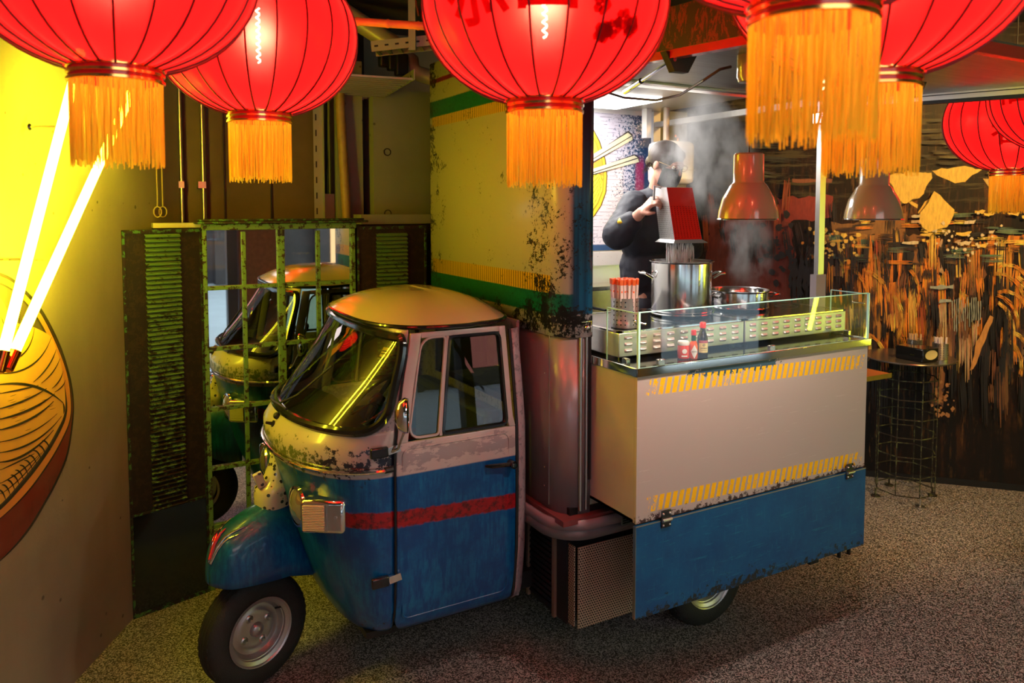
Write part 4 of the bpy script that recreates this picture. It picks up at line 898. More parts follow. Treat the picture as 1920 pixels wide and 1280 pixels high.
MB().box(CX0 - .008, CX1 - .004, CYF - .012, CYF + .006, .468, .855).build('lower_flap', M['flap'], TR, 'blue hinged lower flap with black chipped rim')
MB().box(CX0 - .010, CX0 - .008, CYF - .012, CYF + .006, .468, .855).box(CX0 - .008, CX1 - .004, CYF - .013, CYF - .010, .853, .858).build('flap_edge', M['satin'], TR)
for x in (2.05, 3.205):
    h_ = MB().box(x - .026, x + .026, CYF - .018, CYF - .012, .825, .90).build('flap_hinge', M['gloss_black'], TR, 'black flap hinge', bevel=.003)
    MB().tube([(x - .024, CYF - .022, .859), (x + .024, CYF - .022, .859)], .008, 10).build('hinge_barrel', M['satin'], h_)
    for ax in (-.017, .017):
        for az in (.838, .886): MB().sphere((x + ax, CYF - .019, az), .0055, 8, 5).build('hinge_screw', M['chrome'], h_)
# glass guard
gl = MB().box(CX0 + .004, CX1 - .002, CYF - .001, CYF + .005, 1.498, 1.727).build('guard_pane', M['glass'], TR, 'long front glass guard')
g2 = MB().box(CX0 + .004, CX0 + .010, CYF + .006, 2.60, 1.498, 1.722).build('guard_pane', M['glass'], TR, 'short glass side pane'); g3 = MB().box(CX1 - .008, CX1 - .002, CYF + .006, 2.60, 1.498, 1.722).build('guard_pane', M['glass'], TR, 'short glass side pane')
M['edgeg'] = mat('pale green glass edge', (.45, .80, .74), .15, emit=(.45, .8, .74), estr=0)
e = .0022
for a, b, pa in (((CX0 + .004, CYF + .002, 1.727), (CX1 - .002, CYF + .002, 1.727), gl), ((CX0 + .004, CYF + .002, 1.499), (CX1 - .002, CYF + .002, 1.499), gl), ((CX0 + .005, CYF + .001, 1.498), (CX0 + .005, CYF + .001, 1.727), gl), ((CX1 - .003, CYF + .001, 1.498), (CX1 - .003, CYF + .001, 1.727), gl),
                 ((CX0 + .007, CYF + .006, 1.722), (CX0 + .007, 2.60, 1.722), g2), ((CX0 + .007, 2.60, 1.498), (CX0 + .007, 2.60, 1.722), g2), ((CX1 - .005, CYF + .006, 1.722), (CX1 - .005, 2.60, 1.722), g3), ((CX1 - .005, 2.60, 1.498), (CX1 - .005, 2.60, 1.722), g3)):
    k = 2.2 if a[2] != b[2] and pa is gl else 1
    MB().bar(a, b, e * 2 * k, e * 2 * k).build('pane_edge', M['edgeg'], pa)
for x, y in ((CX0 + .12, CYF + .002), (2.665, CYF + .002), (CX0 + .008, 2.47), (CX1 - .005, 2.5)):
    vx = .016 if y < 2.4 else .009; vy = .009 if y < 2.4 else .016
    MB().box(x - vx, x + vx, y - vy, y + vy, 1.498, 1.528).build('glass_clamp', M['pot'], TR, bevel=.002)
for x in (CX0 + .03, CX1 - .05): MB().tube([(x, CYF - .014, 1.68), (x, CYF + .05, 1.68)], .0035, 8).sphere((x, CYF + .05, 1.68), .008, 10, 6).build('glass_standoff', M['chrome'], TR)
# ------------------------------------------------------------------ awning hatch held open above the counter
AX0, AX1, AYN = 1.72, 3.55, 1.36
def az(y, o=0): return 2.69 - (2.71 - y) * .05 + o
def slab(name, x0, x1, ya, yb, o0, o1, m_, lab=None, **k):
    q = MB(); q.add([(x, y, az(y, o)) for o in (o0, o1) for y in (ya, yb) for x in (x0, x1)], [(0, 2, 3, 1), (4, 5, 7, 6), (0, 1, 5, 4), (2, 6, 7, 3), (0, 4, 6, 2), (1, 3, 7, 5)]); return q.build(name, m_, TR, lab, **k)
aw = mat('grey awning skin', (.16, .14, .125), .22, .55); t = NT(aw); setr(t, t.add(.24, t.mul(t.noise(1, 4, .6, t.scalev(3, 30, 3)), .2)))
slab('awning_skin', AX0 + .02, AX1 - .02, AYN + .02, 2.70, .02, .05, aw, 'dark metal underside of the raised hatch')
redf = mat('red painted awning frame', (.35, .015, .015), .25, coat=.4)
slab('awning_frame', AX0, AX0 + .035, AYN, 2.70, -.008, .020, redf, 'red side rail of the hatch'); slab('awning_frame', AX0, AX1, AYN - .02, AYN + .01, -.008, .03, redf, 'red outer rail of the hatch')
slab('awning_frame', AX1 - .03, AX1, AYN, 2.70, -.012, .07, M['satin'], 'silver side rail of the hatch'); slab('awning_seal', AX1 - .028, AX1 + .004, AYN, 2.70, -.028, -.012, M['black'])
slab('rail_groove', AX1 - .0315, AX1 - .030, AYN, 2.70, .008, .012, M['black'])
for k in range(8): y = AYN + .1 + k * .165; MB().tube([(AX1 - .03, y, az(y, .03)), (AX1 - .034, y, az(y, .03))], .006, 8).build('rail_screw', M['satin'], TR)
gp = mat('black red awning graphic', (.02, .006, .006), .5); t = NT(gp); n_ = t.noise(1, 5, .8, t.scalev(6, 22, 9), dist=.6); base(t, t.mix(t.band(n_, .53, .60, .006), (.006, .003, .003), (.12, .004, .006)))
slab('awning_graphic', AX0 - .004, AX0, AYN, 2.70, .02, .16, gp, 'black and red printed side of the raised hatch')
for xs in (1.95,):
    a, b = Vector((2.0, 2.05, az(2.05, -.005))), Vector((1.93, 2.70, 2.42))
a = atz(1262, 112, 2.645); b = Vector((1.93, 2.68, 2.50))
b = aty(1172, 172, 2.70)
MB().tube([a, a.lerp(b, .62)], .007, 8).tube([a.lerp(b, .60), b], .012, 10).build('gas_strut', M['gloss_black'], TR, 'black gas strut of the hatch')
q = a + Vector((.03, -.01, .01)); MB().prism([q + Vector(v) for v in ((-.07, 0, .015), (.07, 0, .015), (.03, 0, -.05), (-.03, 0, -.05))], (0, .03, 0)).build('strut_bracket', M['black'], TR)
MB().sphere(a, .013, 10, 6).build('strut_knob', mat('red knob', (.5, .02, .02), .3), TR)
q = atz(1718, 158, 2.645); MB().prism([q + Vector(v) for v in ((-.07, 0, .015), (.07, 0, .015), (.03, 0, -.05), (-.03, 0, -.05))], (0, .03, 0)).build('strut_bracket', M['black'], TR)

# ------------------------------------------------------------------ under the box: generator, frame, rear wheels
perf = mat('perforated tan sheet', (.35, .27, .21), .45, .3); t = NT(perf); P, X, Y, Z = t.pos()
def hexh(ax):
    s = 78.; a = t.mul(ax, s); r = t.math('FLOOR', t.mul(Z, s * 1.15)); fx_ = t.math('SUBTRACT', t.math('FRACT', t.add(a, t.mul(t.math('MODULO', r, 2.), .5))), .5); fz_ = t.math('SUBTRACT', t.math('FRACT', t.mul(Z, s * 1.15)), .5)
    return t.math('LESS_THAN', t.math('SQRT', t.add(t.mul(fx_, fx_), t.mul(fz_, fz_))), .33)
g_ = t.new('ShaderNodeNewGeometry'); sn = t.new('ShaderNodeSeparateXYZ'); t.l.new(g_.outputs['Normal'], sn.inputs[0])
fY = t.math('GREATER_THAN', t.math('ABSOLUTE', sn.outputs[1]), .5)
hole = t.add(t.mul(hexh(X), fY), t.mul(hexh(Y), t.math('SUBTRACT', 1., fY))); base(t, t.mix(t.math('MINIMUM', hole, 1.), (.36, .27, .21), (.006, .005, .005)))
gx = 1.79; gen = MB().box(gx, 2.35, 2.72, 3.35, .31, .70).build('generator_box', M['blackmetal'], TR, 'black unit under the box body')
MB().box(1.815, 2.33, 2.665, 2.672, .305, .67).build('perforated_sheet', perf, TR, 'tan perforated metal sheet'); MB().box(1.80, 1.806, 2.675, 2.80, .315, .675).build('perforated_sheet', perf, TR, 'narrow perforated metal return')
for y in (2.80, 3.03): MB().box(1.775, 1.79, y, y + .018, .305, .69).build('vent_frame', mat('brown steel', (.25, .17, .13), .4, .5), TR)
sm = MB().box(-.004, .004, -.10, .10, -.006, .006).mesh('vent_slat', M['blackmetal'])
for k in range(13): inst('vent_slat', sm, TR, (1.783, 2.92, .34 + .026 * k), rot=(0, radians(35), 0))
MB().box(1.3, 3.3, 3.0, 3.06, .36, .44).box(1.3, 3.3, 3.9, 3.96, .36, .44).box(2.5, 2.9, 2.8, 4.1, .24, .30).build('chassis', M['blackmetal'], TR)
MB().box(3.0, 3.06, 2.42, 2.46, .42, .56).box(2.96, 3.04, 2.5, 2.7, .40, .47).build('flap_stay', M['blackmetal'], TR)
for y, s in ((2.86, 1), (4.05, -1)):
    wheel('rear_wheel', Vector((2.72, y, .251)), Matrix.Rotation(0 if s > 0 else pi, 4, 'Z'), TR, 'rear wheel half hidden by the flap' if s > 0 else 'far rear wheel')
# ------------------------------------------------------------------ lanterns
cl = bpy.data.materials.new('red lantern cloth'); cl.use_nodes = True; t = NT(cl); t.n.remove(t.n['Principled BSDF'])
tl = t.new('ShaderNodeBsdfTranslucent'); df = t.new('ShaderNodeBsdfDiffuse'); tp = t.new('ShaderNodeBsdfTransparent'); gl_ = t.new('ShaderNodeBsdfGlossy'); gl_.inputs['Roughness'].default_value = .35; gl_.inputs[0].default_value = (1, .3, .2, 1)
tl.inputs[0].default_value = (1, .014, .022, 1); df.inputs[0].default_value = (.75, .006, .012, 1); tp.inputs[0].default_value = (1, .30, .22, 1)
def mixs(f, a, b):
    n = t.new('ShaderNodeMixShader'); t.put(n.inputs[0], f); t.l.new(a, n.inputs[1]); t.l.new(b, n.inputs[2]); return n.outputs[0]
rf = t.new('ShaderNodeBsdfRefraction'); rf.inputs[0].default_value = (1, .09, .08, 1); rf.inputs['Roughness'].default_value = .75; rf.inputs['IOR'].default_value = 1.22
t.l.new(mixs(.035, mixs(.13, mixs(.09, mixs(.45, df.outputs[0], tl.outputs[0]), rf.outputs[0]), tp.outputs[0]), gl_.outputs[0]), t.n['Material Output'].inputs[0])
M['cloth'] = cl
ink_ = bpy.data.materials.new('lantern print'); ink_.use_nodes = True; t = NT(ink_); t.n.remove(t.n['Principled BSDF'])
tl = t.new('ShaderNodeBsdfTranslucent'); tl.inputs[0].default_value = (.55, .010, .012, 1); df = t.new('ShaderNodeBsdfDiffuse'); df.inputs[0].default_value = (.28, .008, .01, 1); t.l.new(mixs(.4, df.outputs[0], tl.outputs[0]), t.n['Material Output'].inputs[0])
M['gold'] = mat('gold foil', (.85, .55, .16), .2, 1.); M['redband'] = mat('red band', (.55, .01, .012), .25, coat=.3)
M['ribm'] = mat('dark rib seam', (.10, .006, .008), .5)
fr_ = bpy.data.materials.new('orange silk fringe'); fr_.use_nodes = True; t = NT(fr_); t.n.remove(t.n['Principled BSDF'])
tl = t.new('ShaderNodeBsdfTranslucent'); tl.inputs[0].default_value = (1, .72, .06, 1); df = t.new('ShaderNodeBsdfDiffuse'); df.inputs[0].default_value = (1, .68, .05, 1); t.l.new(mixs(.35, df.outputs[0], tl.outputs[0]), t.n['Material Output'].inputs[0])
M['fil'] = emat('bulb filament', (1, .80, .55), 160)
LA, LBH, LR = .335, .27, .10
def lsurf(a, ph, o=0):       # ph from -1 (bottom ring) to 1 (top ring)
    lim = math.asin(LBH * .954 / LBH); q = ph * lim; r = LA * cos(q) ** .92 + o; return Vector((r * cos(a), r * sin(a), (LBH + o) * sin(q)))
NR = 22
def lantern_meshes():
    sh = MB().grid(lambda u, v: (lambda p: Vector((p.x, p.y, p.z)) * 1.0)(lsurf(2 * pi * u, v * 2 - 1, -.004 * abs(sin(NR * pi * u)) ** .6 * (-1) - .006)), NR * 6, 28, cu=True).mesh('shade', M['cloth'])
    rb = MB().tube([lsurf(0, -1 + 2 * k / 24, .001) for k in range(25)], .0030, 5).mesh('rib', M['ribm'])
    zb = -LBH * .954
    bd = MB().lathe([(.104, zb + .006), (.104, zb - .034)], n=40).mesh('collar', M['redband'])
    hoops = [MB().lathe([(.1045, zb + z + .005), (.108, zb + z + .003), (.108, zb + z - .003), (.1045, zb + z - .005)], n=40).mesh('gold_hoop', M['gold']) for z in (.002, -.014, -.030)]
    fg = MB(); random.seed(3)
    for k in range(300):
        a = 2 * pi * k / 300 + random.uniform(-.01, .01); r = .101 + random.uniform(-.003, .003); L = random.uniform(.185, .208); w_ = random.uniform(.0009, .0017); da = random.uniform(-.02, .02)
        ps = [Vector((r * cos(a + da * f + .01 * sin(f * 7 + k)), r * sin(a + da * f + .01 * sin(f * 7 + k)), zb - .03 - L * f)) for f in (0, .33, .66, 1)]
        tx = Vector((-sin(a), cos(a), 0)); th_ = a + random.uniform(-.9, .9); tx = Vector((-sin(th_), cos(th_), 0))
        vs = []
        for p in ps: vs += [p - tx * w_, p + tx * w_]
        fg.add(vs, [(0, 1, 3, 2), (2, 3, 5, 4), (4, 5, 7, 6)])
    fgm = fg.mesh('fringe', fr_, smooth=False)
    top = MB().lathe([(.10, -zb - .004), (.104, -zb + .03), (.02, -zb + .034), (0, -zb + .034)], n=36).mesh('top_cap', M['redband'])
    fil = MB().tube([Vector((.006 * cos(k * 1.3), .006 * sin(k * 1.3), .10 - .185 * k / 40)) for k in range(41)], .0033, 5).mesh('bulb_filament', M['fil'])
    soc = MB().tube([(0, 0, .115), (0, 0, .18)], .018, 12).tube([(0, 0, .18), (0, 0, .26)], .003, 6).mesh('bulb_socket', M['gloss_black'])
    return sh, rb, bd, hoops, fgm, top, fil, soc
LM = lantern_meshes()
def textmesh(s, size, name, m_):
    cu = bpy.data.curves.new(name, 'FONT'); cu.body = s; cu.size = size; cu.align_x = 'CENTER'; cu.align_y = 'CENTER'; cu.resolution_u = 3; cu.offset = size * .012
    o = bpy.data.objects.new(name, cu); C.objects.link(o); dg = bpy.context.evaluated_depsgraph_get(); me = bpy.data.meshes.new_from_object(o.evaluated_get(dg)); bpy.data.objects.remove(o)
    me.materials.clear(); me.materials.append(m_); return me
def subdiv(me, n=2):
    bm = bmesh.new(); bm.from_mesh(me); bmesh.ops.triangulate(bm, faces=bm.faces)
    for _ in range(n): bmesh.ops.subdivide_edges(bm, edges=[e for e in bm.edges if e.calc_length() > .02], cuts=1, use_grid_fill=False); bmesh.ops.triangulate(bm, faces=bm.faces)
    bm.to_mesh(me); bm.free()
def glyph(ch, a, zc, size, parent):
    me = textmesh(ch, size, 'glyph', M['ink']); subdiv(me, 3)
    for v in me.vertices:
        x, y = v.co.x, v.co.y; z = zc + y; q = math.asin(max(-.99, min(.99, z / LBH))); r = LA * cos(q) ** .92; aa = a + x / r
        v.co = Vector(((r + .002) * cos(aa), (r + .002) * sin(aa), z))
    o = bpy.data.objects.new('printed_character', me); C.objects.link(o); o.parent = parent; o['label'] = 'dark red printed calligraphy character'
M['ink'] = ink_
def flowers(a, zc, parent, seed):
    random.seed(seed); q = MB()
    for k in range(11):
        aa = a + random.uniform(-.22, .22); zz0 = zc + random.uniform(-.09, .10)
        for j in range(5):
            b = 2 * pi * j / 5; pts = []
            for i in range(6):
                c = 2 * pi * i / 6; dx = .013 * cos(b) + .012 * cos(c); dz = .013 * sin(b) + .012 * sin(c); z = zz0 + dz; qq = math.asin(max(-.98, min(.98, z / LBH))); r = LA * cos(qq) ** .92; pts.append(Vector(((r + .002) * cos(aa + dx / r), (r + .002) * sin(aa + dx / r), z)))
            q.face(pts)
    o = bpy.data.objects.new('printed_blossom', q.mesh('printed_blossom', M['ink'])); C.objects.link(o); o.parent = parent; o['label'] = 'dark red printed peony blossoms'
def lantern(ringpx, f, label, turn=0., full=True, energy=20):
    top = atf(ringpx[0], ringpx[1], f); c = Vector((top.x, top.y, top.z + LBH * .954))
    th = thing('red_lantern', label, 'lantern', c, 'red cloth lanterns hanging from the ceiling')
    sh, rb, bd, hoops, fgm, tp_, fil, soc = LM
    inst('shade', sh, th, c)
    for k in range(NR): inst('rib', rb, th, c, rot=(0, 0, 2 * pi * k / NR))
    inst('collar', bd, th, c)
    for h_ in hoops: inst('gold_hoop', h_, th, c)
    o = inst('fringe', fgm, th, c, rot=(0, 0, turn)); o['kind'] = 'stuff'; o['label'] = 'orange silk fringe'
    inst('top_cap', tp_, th, c); inst('bulb_filament', fil, th, c)['label'] = 'glowing filament'; inst('bulb_socket', soc, th, c)
    MB().tube([c + Vector((0, 0, .28)), Vector((c.x, c.y, 3.5))], .003, 6).build('hanging_cord', M['black'], th)
    th.rotation_euler = (0, 0, turn)
    lamp('lantern_bulb', 'POINT', c + Vector((0, 0, .01)), energy, (1.0, .66, .38), .035)
    return th, c
CAMA = lambda c: atan2(-c.y, -c.x)
l1, c1 = lantern((218, 130), 1.86, 'red lantern at the top left corner, tassel in front of the neon tubes', .1)
l2, c2 = lantern((487, 213), 2.64, 'red lantern hanging above the mirror window, second from the left', .12)
l3, c3 = lantern((1021, 190), 2.11, 'middle red lantern with printed characters, in front of the green striped panel', .05)
l4, c4 = lantern((1524, 8), 1.31, 'nearest red lantern, blurred, only its collar and long fringe in view', .2)
l5, c5 = lantern((1635, 140), 1.79, 'red lantern with blossoms behind the blurred nearest lantern', .16)
l6, c6 = lantern((1898, 318), 4.07, 'far small red lantern by the mural, one character on its side', .0, energy=12)
l7, c7 = lantern((2002, 282), 3.6, 'far red lantern cut by the right edge, overlapping its neighbour', .1, energy=9)
a = CAMA(c3); 
glyph('恭', a - .50, -.035, .20, l3); glyph('喜', a + .02, -.005, .21, l3); flowers(a + .62, -.06, l3, 4)
a = CAMA(c5); flowers(a + .35, -.02, l5, 5); flowers(a + .8, -.05, l5, 6)
a = CAMA(c6); glyph('春', a - .05, -.075, .17, l6); a = CAMA(c7); glyph('福', a - .7, .02, .18, l7)
for l_, o_ in ((l3, .05), (l5, .16), (l6, 0), (l7, .1)):
    for ch in l_.children:
        if ch.name.startswith('printed'): ch.rotation_euler = (0, 0, -o_)
# ------------------------------------------------------------------ pendant heat lamps
pen = mat('glossy taupe lamp enamel', (.34, .27, .16), .16, .0, spec=.7, coat=.25); warm = emat('lamp bulb', (1, .82, .62), 22)
def pendant(px, f, label, cord_to):
    b = atf(px, 412, f); z0 = b.z; th = thing('pendant_heat_lamp', label, 'pendant lamp', (b.x, b.y, z0), 'dome pendant lamps over the counter')
    prof = [(.102, 0), (.1015, .004), (.098, .03), (.086, .075), (.070, .103), (.062, .118), (.056, .124), (.051, .13), (.050, .225), (.046, .229), (.004, .230), (0, .23)]
    MB().lathe(prof, c=(b.x, b.y, z0), n=40).build('dome', pen, th, solid=.003); MB().lathe([(.104, 0), (.106, .002), (.104, .005)], c=(b.x, b.y, z0), n=40).build('rim_lip', M['chrome'], th)
    MB().sphere((b.x, b.y, z0 + .05), .032, 14, 10).build('bulb', warm, th)
    zc = az(b.y, .0)
    MB().tube([(b.x, b.y, z0 + .23), (b.x, b.y, zc - .12)], .003, 6).build('cord', M['black'], th)
    cn = MB().lathe([(.046, 0), (.046, -.075), (.040, -.092), (.006, -.094), (0, -.094)], c=(b.x, b.y, zc + .02), n=28).build('ceiling_canopy', pen, th)
    MB().lathe([(.010, -.094), (.010, -.11), (.006, -.118), (0, -.118)], c=(b.x, b.y, zc + .02), n=12).build('cord_grip', mat('ivory grip', (.6, .5, .35), .4), cn)
    lamp('pendant_bulb', 'SPOT', (b.x, b.y, z0 + .03), 74, (1, .80, .66), .03, (b.x, b.y - .02, 0), spot=158)
    return b
b1 = pendant(1402, 2.65, 'bronze dome lamp hanging in the steam above the wide pan', None)
b2 = pendant(1637, 2.85, 'taupe dome lamp hanging in front of the mural, right of the steel post', None)
cb_ = [atz(1371, 125, 2.64), atz(1350, 130, 2.63), atz(1320, 150, 2.60), atz(1275, 178, 2.60), atz(1230, 188, 2.60), atz(1170, 183, 2.62), atz(1120, 168, 2.62)]
tag(MB().tube(cb_, .005, 6).build('lamp_cable', mat('brown cable', (.05, .02, .015), .5)), 'brown cable sagging from the pendant lamp to the box', 'cable')

# ------------------------------------------------------------------ cookers and cookware
lvm = MB(); 
lvm.grid(lambda u, v: Vector(((u - .5) * .040, -.010 * sin(pi * v) * min(1, 6 * min(u, 1 - u) + .15), (v - .5) * .017)), 8, 6); LVM = lvm.mesh('louvre', mat('pressed bright louvre', (.85, .80, .74), .38, .55))
def cooker(x0, x1, label):
    y0, y1, z0, z1 = 2.555, 3.09, 1.512, 1.62
    th = thing('induction_cooker', label, 'cooker', ((x0 + x1) / 2, y0, 1.497))
    MB().box(x0, x1, y0, y1, z0, z1 - .004).build('housing', M['steel'], th, bevel=.004)
    rimq = MB().box(x0, x1, y0, y0 + .02, z1 - .004, z1 + .002).box(x0, x1, y1 - .02, y1, z1 - .004, z1 + .002).box(x0, x0 + .02, y0, y1, z1 - .004, z1 + .002).box(x1 - .02, x1, y0, y1, z1 - .004, z1 + .002); rimq.build('top_rim', M['pot'], th)
    MB().box(x0 + .02, x1 - .02, y0 + .02, y1 - .02, z1 - .004, z1 + .0).build('ceramic_top', M['ctop'], th)
    for cx_ in (x0 + (x1 - x0) * .5,): MB().lathe([(.055, z1 + .0006), (.057, z1 + .0012), (.059, z1 + .0006)], c=(x0 + (x1 - x0) * (.78 if x0 > 2.5 else .8), 2.80, 0), n=32).build('zone_ring', M['satin'], th)
    dx = (x1 - x0 - .06) / 8.6
    for i in range(9):
        for k in range(3): inst('louvre', LVM, th, (x0 + .05 + i * dx, y0, z0 + .027 + k * .027))
    for x in (x0 + .04, x1 - .04):
        for y in (y0 + .04, y1 - .04): MB().lathe([(.013, 1.497), (.013, 1.513)], c=(x, y, 0), n=12, cap0=True, cap1=True).build('foot', M['gloss_black'], th)
    return th
cooker(1.94, 2.668, 'steel cooker block under the tall stockpot'); cooker(2.676, 3.39, 'steel cooker block under the wide pan')
def handle(th, c, r, ang, z, wdt=.05, out=.055, drop=.0):
    d = Vector((cos(ang), sin(ang), 0)); s_ = Vector((-d.y, d.x, 0)); c = Vector(c)
    pts = [c + d * (r - .002) + s_ * wdt + Vector((0, 0, z - drop)), c + d * (r + out * .6) + s_ * wdt * .95 + Vector((0, 0, z)), c + d * (r + out) + s_ * wdt * .6 + Vector((0, 0, z)), c + d * (r + out) - s_ * wdt * .6 + Vector((0, 0, z)), c + d * (r + out * .6) - s_ * wdt * .95 + Vector((0, 0, z)), c + d * (r - .002) - s_ * wdt + Vector((0, 0, z - drop))]
    MB().tube(pts, .0062, 8).build('handle', M['pot'], th)
PC = Vector((2.53, 2.835, 1.6215)); th = thing('stockpot', 'tall polished steel stockpot steaming under the strainer', 'pot', PC)
MB().lathe([(0, 0), (.128, 0), (.140, .006), (.145, .02), (.146, .255), (.156, .262), (.157, .266), (.150, .266), (.143, .258), (.141, .02), (0, .015)], c=PC, n=64).build('pot_wall', M['pot'], th)
for z in (.006, .018): MB().lathe([(.1465, z), (.1485, z + .004), (.1465, z + .008)], c=PC, n=64).build('base_ring', M['pot'], th)
MB().lathe([(0, .235), (.142, .235)], c=PC, n=40).build('broth', mat('simmering broth', (.45, .40, .30), .08, coat=.3), th)
ha = atan2(RY, RX)
handle(th, PC, .146, ha - .05, .205, drop=.02); handle(th, PC, .146, ha + pi - .05, .205, drop=.02)
QC = Vector((2.945, 2.86, 1.6215)); th = thing('wide_pan', 'low wide polished pan steaming on the right cooker', 'pan', QC)
MB().lathe([(0, 0), (.135, 0), (.146, .008), (.149, .02), (.150, .090), (.160, .097), (.160, .100), (.152, .100), (.146, .092), (.144, .02), (0, .012)], c=QC, n=64).build('pan_wall', M['pot'], th)
MB().lathe([(.1495, .006), (.152, .011), (.1495, .016)], c=QC, n=64).build('base_ring', M['pot'], th); MB().lathe([(0, .07), (.146, .07)], c=QC, n=40).build('broth', M['ctop'], th)
handle(th, QC, .15, ha + pi + .25, .075, drop=.01); handle(th, QC, .15, ha - .2 + .3, .075, drop=.01)
# perforated holders
def cup(name, c, r, h, label, cat, holes=True, group=None):
    th = thing(name, label, cat, c, group); MB().lathe([(0, 0), (r, 0), (r + .001, .003), (r, h), (r + .0015, h + .002), (r - .002, h + .001), (r - .003, .004), (0, .004)], c=c, n=40).build('cup_wall', M['steel'], th)
    q = MB()
    for k in range(6):
        for a in range(20):
            if a % 5 == 4: continue
            A_ = 2 * pi * a / 20; Mq = Matrix.Translation(Vector(c) + Vector((cos(A_) * (r + .0008), sin(A_) * (r + .0008), .016 + k * (h - .03) / 5))) @ Matrix.Rotation(A_, 4, 'Z') @ Matrix.Rotation(pi / 2, 4, 'Y'); q.lathe([(r * .055, 0), (0, .0004)], n=8, M=Mq)
    q.build('perforation', M['gloss_black'], th, kind='stuff'); return th
hc = Vector((2.048, 2.655, 1.6225)); cup('chopstick_holder', hc, .060, .128, 'perforated steel holder full of paper-wrapped chopsticks on the left cooker', 'holder')
paper = mat('white chopstick paper', (.78, .66, .60), .6); orp = mat('orange paper end', (.85, .16, .03), .6); random.seed(5)
csm = MB().box(-.0062, .0062, -.0035, .0035, .0, .205).mesh('sleeve', paper); ctm = MB().box(-.0066, .0066, -.0039, .0039, .183, .2075).mesh('orange_end', orp); cmk = MB().box(-.003, .003, -.0042, .0042, .150, .158).mesh('stamp_mark', orp)
for k in range(38):
    rr_ = .052 * sqrt((k + .5) / 38); a = k * 2.4; cpos = hc + Vector((rr_ * cos(a), rr_ * sin(a), .005)); tl_ = .06 * rr_ / .05
    o = thing('wrapped_chopsticks', 'orange and white paper-wrapped chopsticks standing in the steel holder', 'chopsticks', cpos, 'wrapped chopsticks in the holder on the cooker'); o.rotation_euler = (-tl_ * sin(a), tl_ * cos(a), 0)
    for nm, me in (('sleeve', csm), ('orange_end', ctm), ('stamp_mark', cmk)):
        q = bpy.data.objects.new(nm, me); C.objects.link(q); q.parent = o; q.rotation_euler = (0, 0, a * 1.7)
# bottles behind the glass
def txt(s, size, loc, rot, m_, parent, name='lettering', off=0):
    me = textmesh(s, size, name, m_); o = bpy.data.objects.new(name, me); C.objects.link(o); o.parent = parent; o.location = Vector(loc) - ORG.get(parent, Vector()); o.rotation_euler = rot; return o
red = mat('chili red', (.62, .03, .012), .25, coat=.5); org = mat('pepper sauce', (.75, .10, .02), .15, coat=.7); soy = mat('dark soy sauce glass', (.02, .006, .004), .08, coat=.8); white = mat('white label', (.75, .72, .66), .5); capr = mat('red plastic cap', (.75, .03, .02), .3); grn = mat('green neck foil', (.01, .10, .05), .35, .4); yel = mat('yellow label', (.75, .60, .25), .5)
CA = atan2(-FY, -FX)
def wrap(c, r, a0, a1, z0, z1): return MB().grid(lambda u, v: Vector((c.x + r * cos(a0 + (a1 - a0) * u), c.y + r * sin(a0 + (a1 - a0) * u), c.z + z0 + (z1 - z0) * v)), 12, 1)
c = atz(1281, 672, 1.4975); th = thing('sauce_jar', 'small round jar of red chili paste, left of the two bottles', 'jar', c)
MB().lathe([(0, 0), (.022, 0), (.0255, .004), (.0255, .054), (.022, .060), (.021, .064)], c=c, n=28).build('jar_glass', red, th); MB().lathe([(.0235, .060), (.0245, .062), (.0245, .074), (.022, .077), (0, .077)], c=c, n=28).build('lid', white, th)
MB().lathe([(0, .0), (.0105, 0)], n=18, M=Matrix.Translation(c + Vector((-FX, -FY, 0)) * .0262 + Vector((0, 0, .036))) @ Matrix.Rotation(-YAW, 4, 'Z') @ Matrix.Rotation(pi / 2, 4, 'X')).build('round_label', white, th); wrap(c, .0259, CA - .5, CA + .5, .012, .018).build('label_strip', white, th)
c = atz(1300, 672, 1.4975); th = thing('hot_sauce_bottle', 'thin orange hot sauce bottle with a white diamond label', 'bottle', c)
MB().lathe([(0, 0), (.0165, 0), (.0185, .003), (.0185, .055), (.016, .068), (.0095, .078), (.0085, .098)], c=c, n=24).build('bottle_glass', org, th); MB().lathe([(.0098, .076), (.0092, .104)], c=c, n=20).build('neck_foil', grn, th); MB().lathe([(.0108, .102), (.0112, .104), (.0108, .122), (.009, .124), (0, .124)], c=c, n=20).build('screw_cap', capr, th)
dm = MB().grid(lambda u, v: c + Vector((cos(CA + (u - v) * .85) * .0189, sin(CA + (u - v) * .85) * .0189, .033 + (u + v - 1) * .030)), 8, 8).build('diamond_label', white, th)
txt('TABASCO', .0065, c + Vector((-FX, -FY, 0)) * .0195 + Vector((0, 0, .033)), (pi / 2, 0, -YAW), grn, th)
c = atz(1317, 667, 1.4975); th = thing('soy_sauce_bottle', 'dark soy sauce bottle with red cap and yellow label', 'bottle', c)
MB().lathe([(0, 0), (.021, 0), (.0232, .003), (.0232, .070), (.0215, .085), (.014, .105), (.0115, .118), (.0115, .128)], c=c, n=28).build('bottle_glass', soy, th); MB().lathe([(.0130, .124), (.0135, .126), (.0135, .146), (.011, .149), (0, .149)], c=c, n=24).build('screw_cap', capr, th)
wrap(c, .0236, CA - 1.0, CA + 1.0, .018, .066).build('label_sheet', yel, th); wrap(c, .0238, CA - 1.0, CA + 1.0, .060, .072).build('label_top', mat('pink label arch', (.45, .10, .12), .5), th)
txt('KIKKOMAN', .0055, c + Vector((-FX, -FY, 0)) * .0243 + Vector((0, 0, .038)), (pi / 2, 0, -YAW), soy, th); txt('SOY SAUCE', .0045, c + Vector((-FX, -FY, 0)) * .0243 + Vector((0, 0, .029)), (pi / 2, 0, -YAW), soy, th)
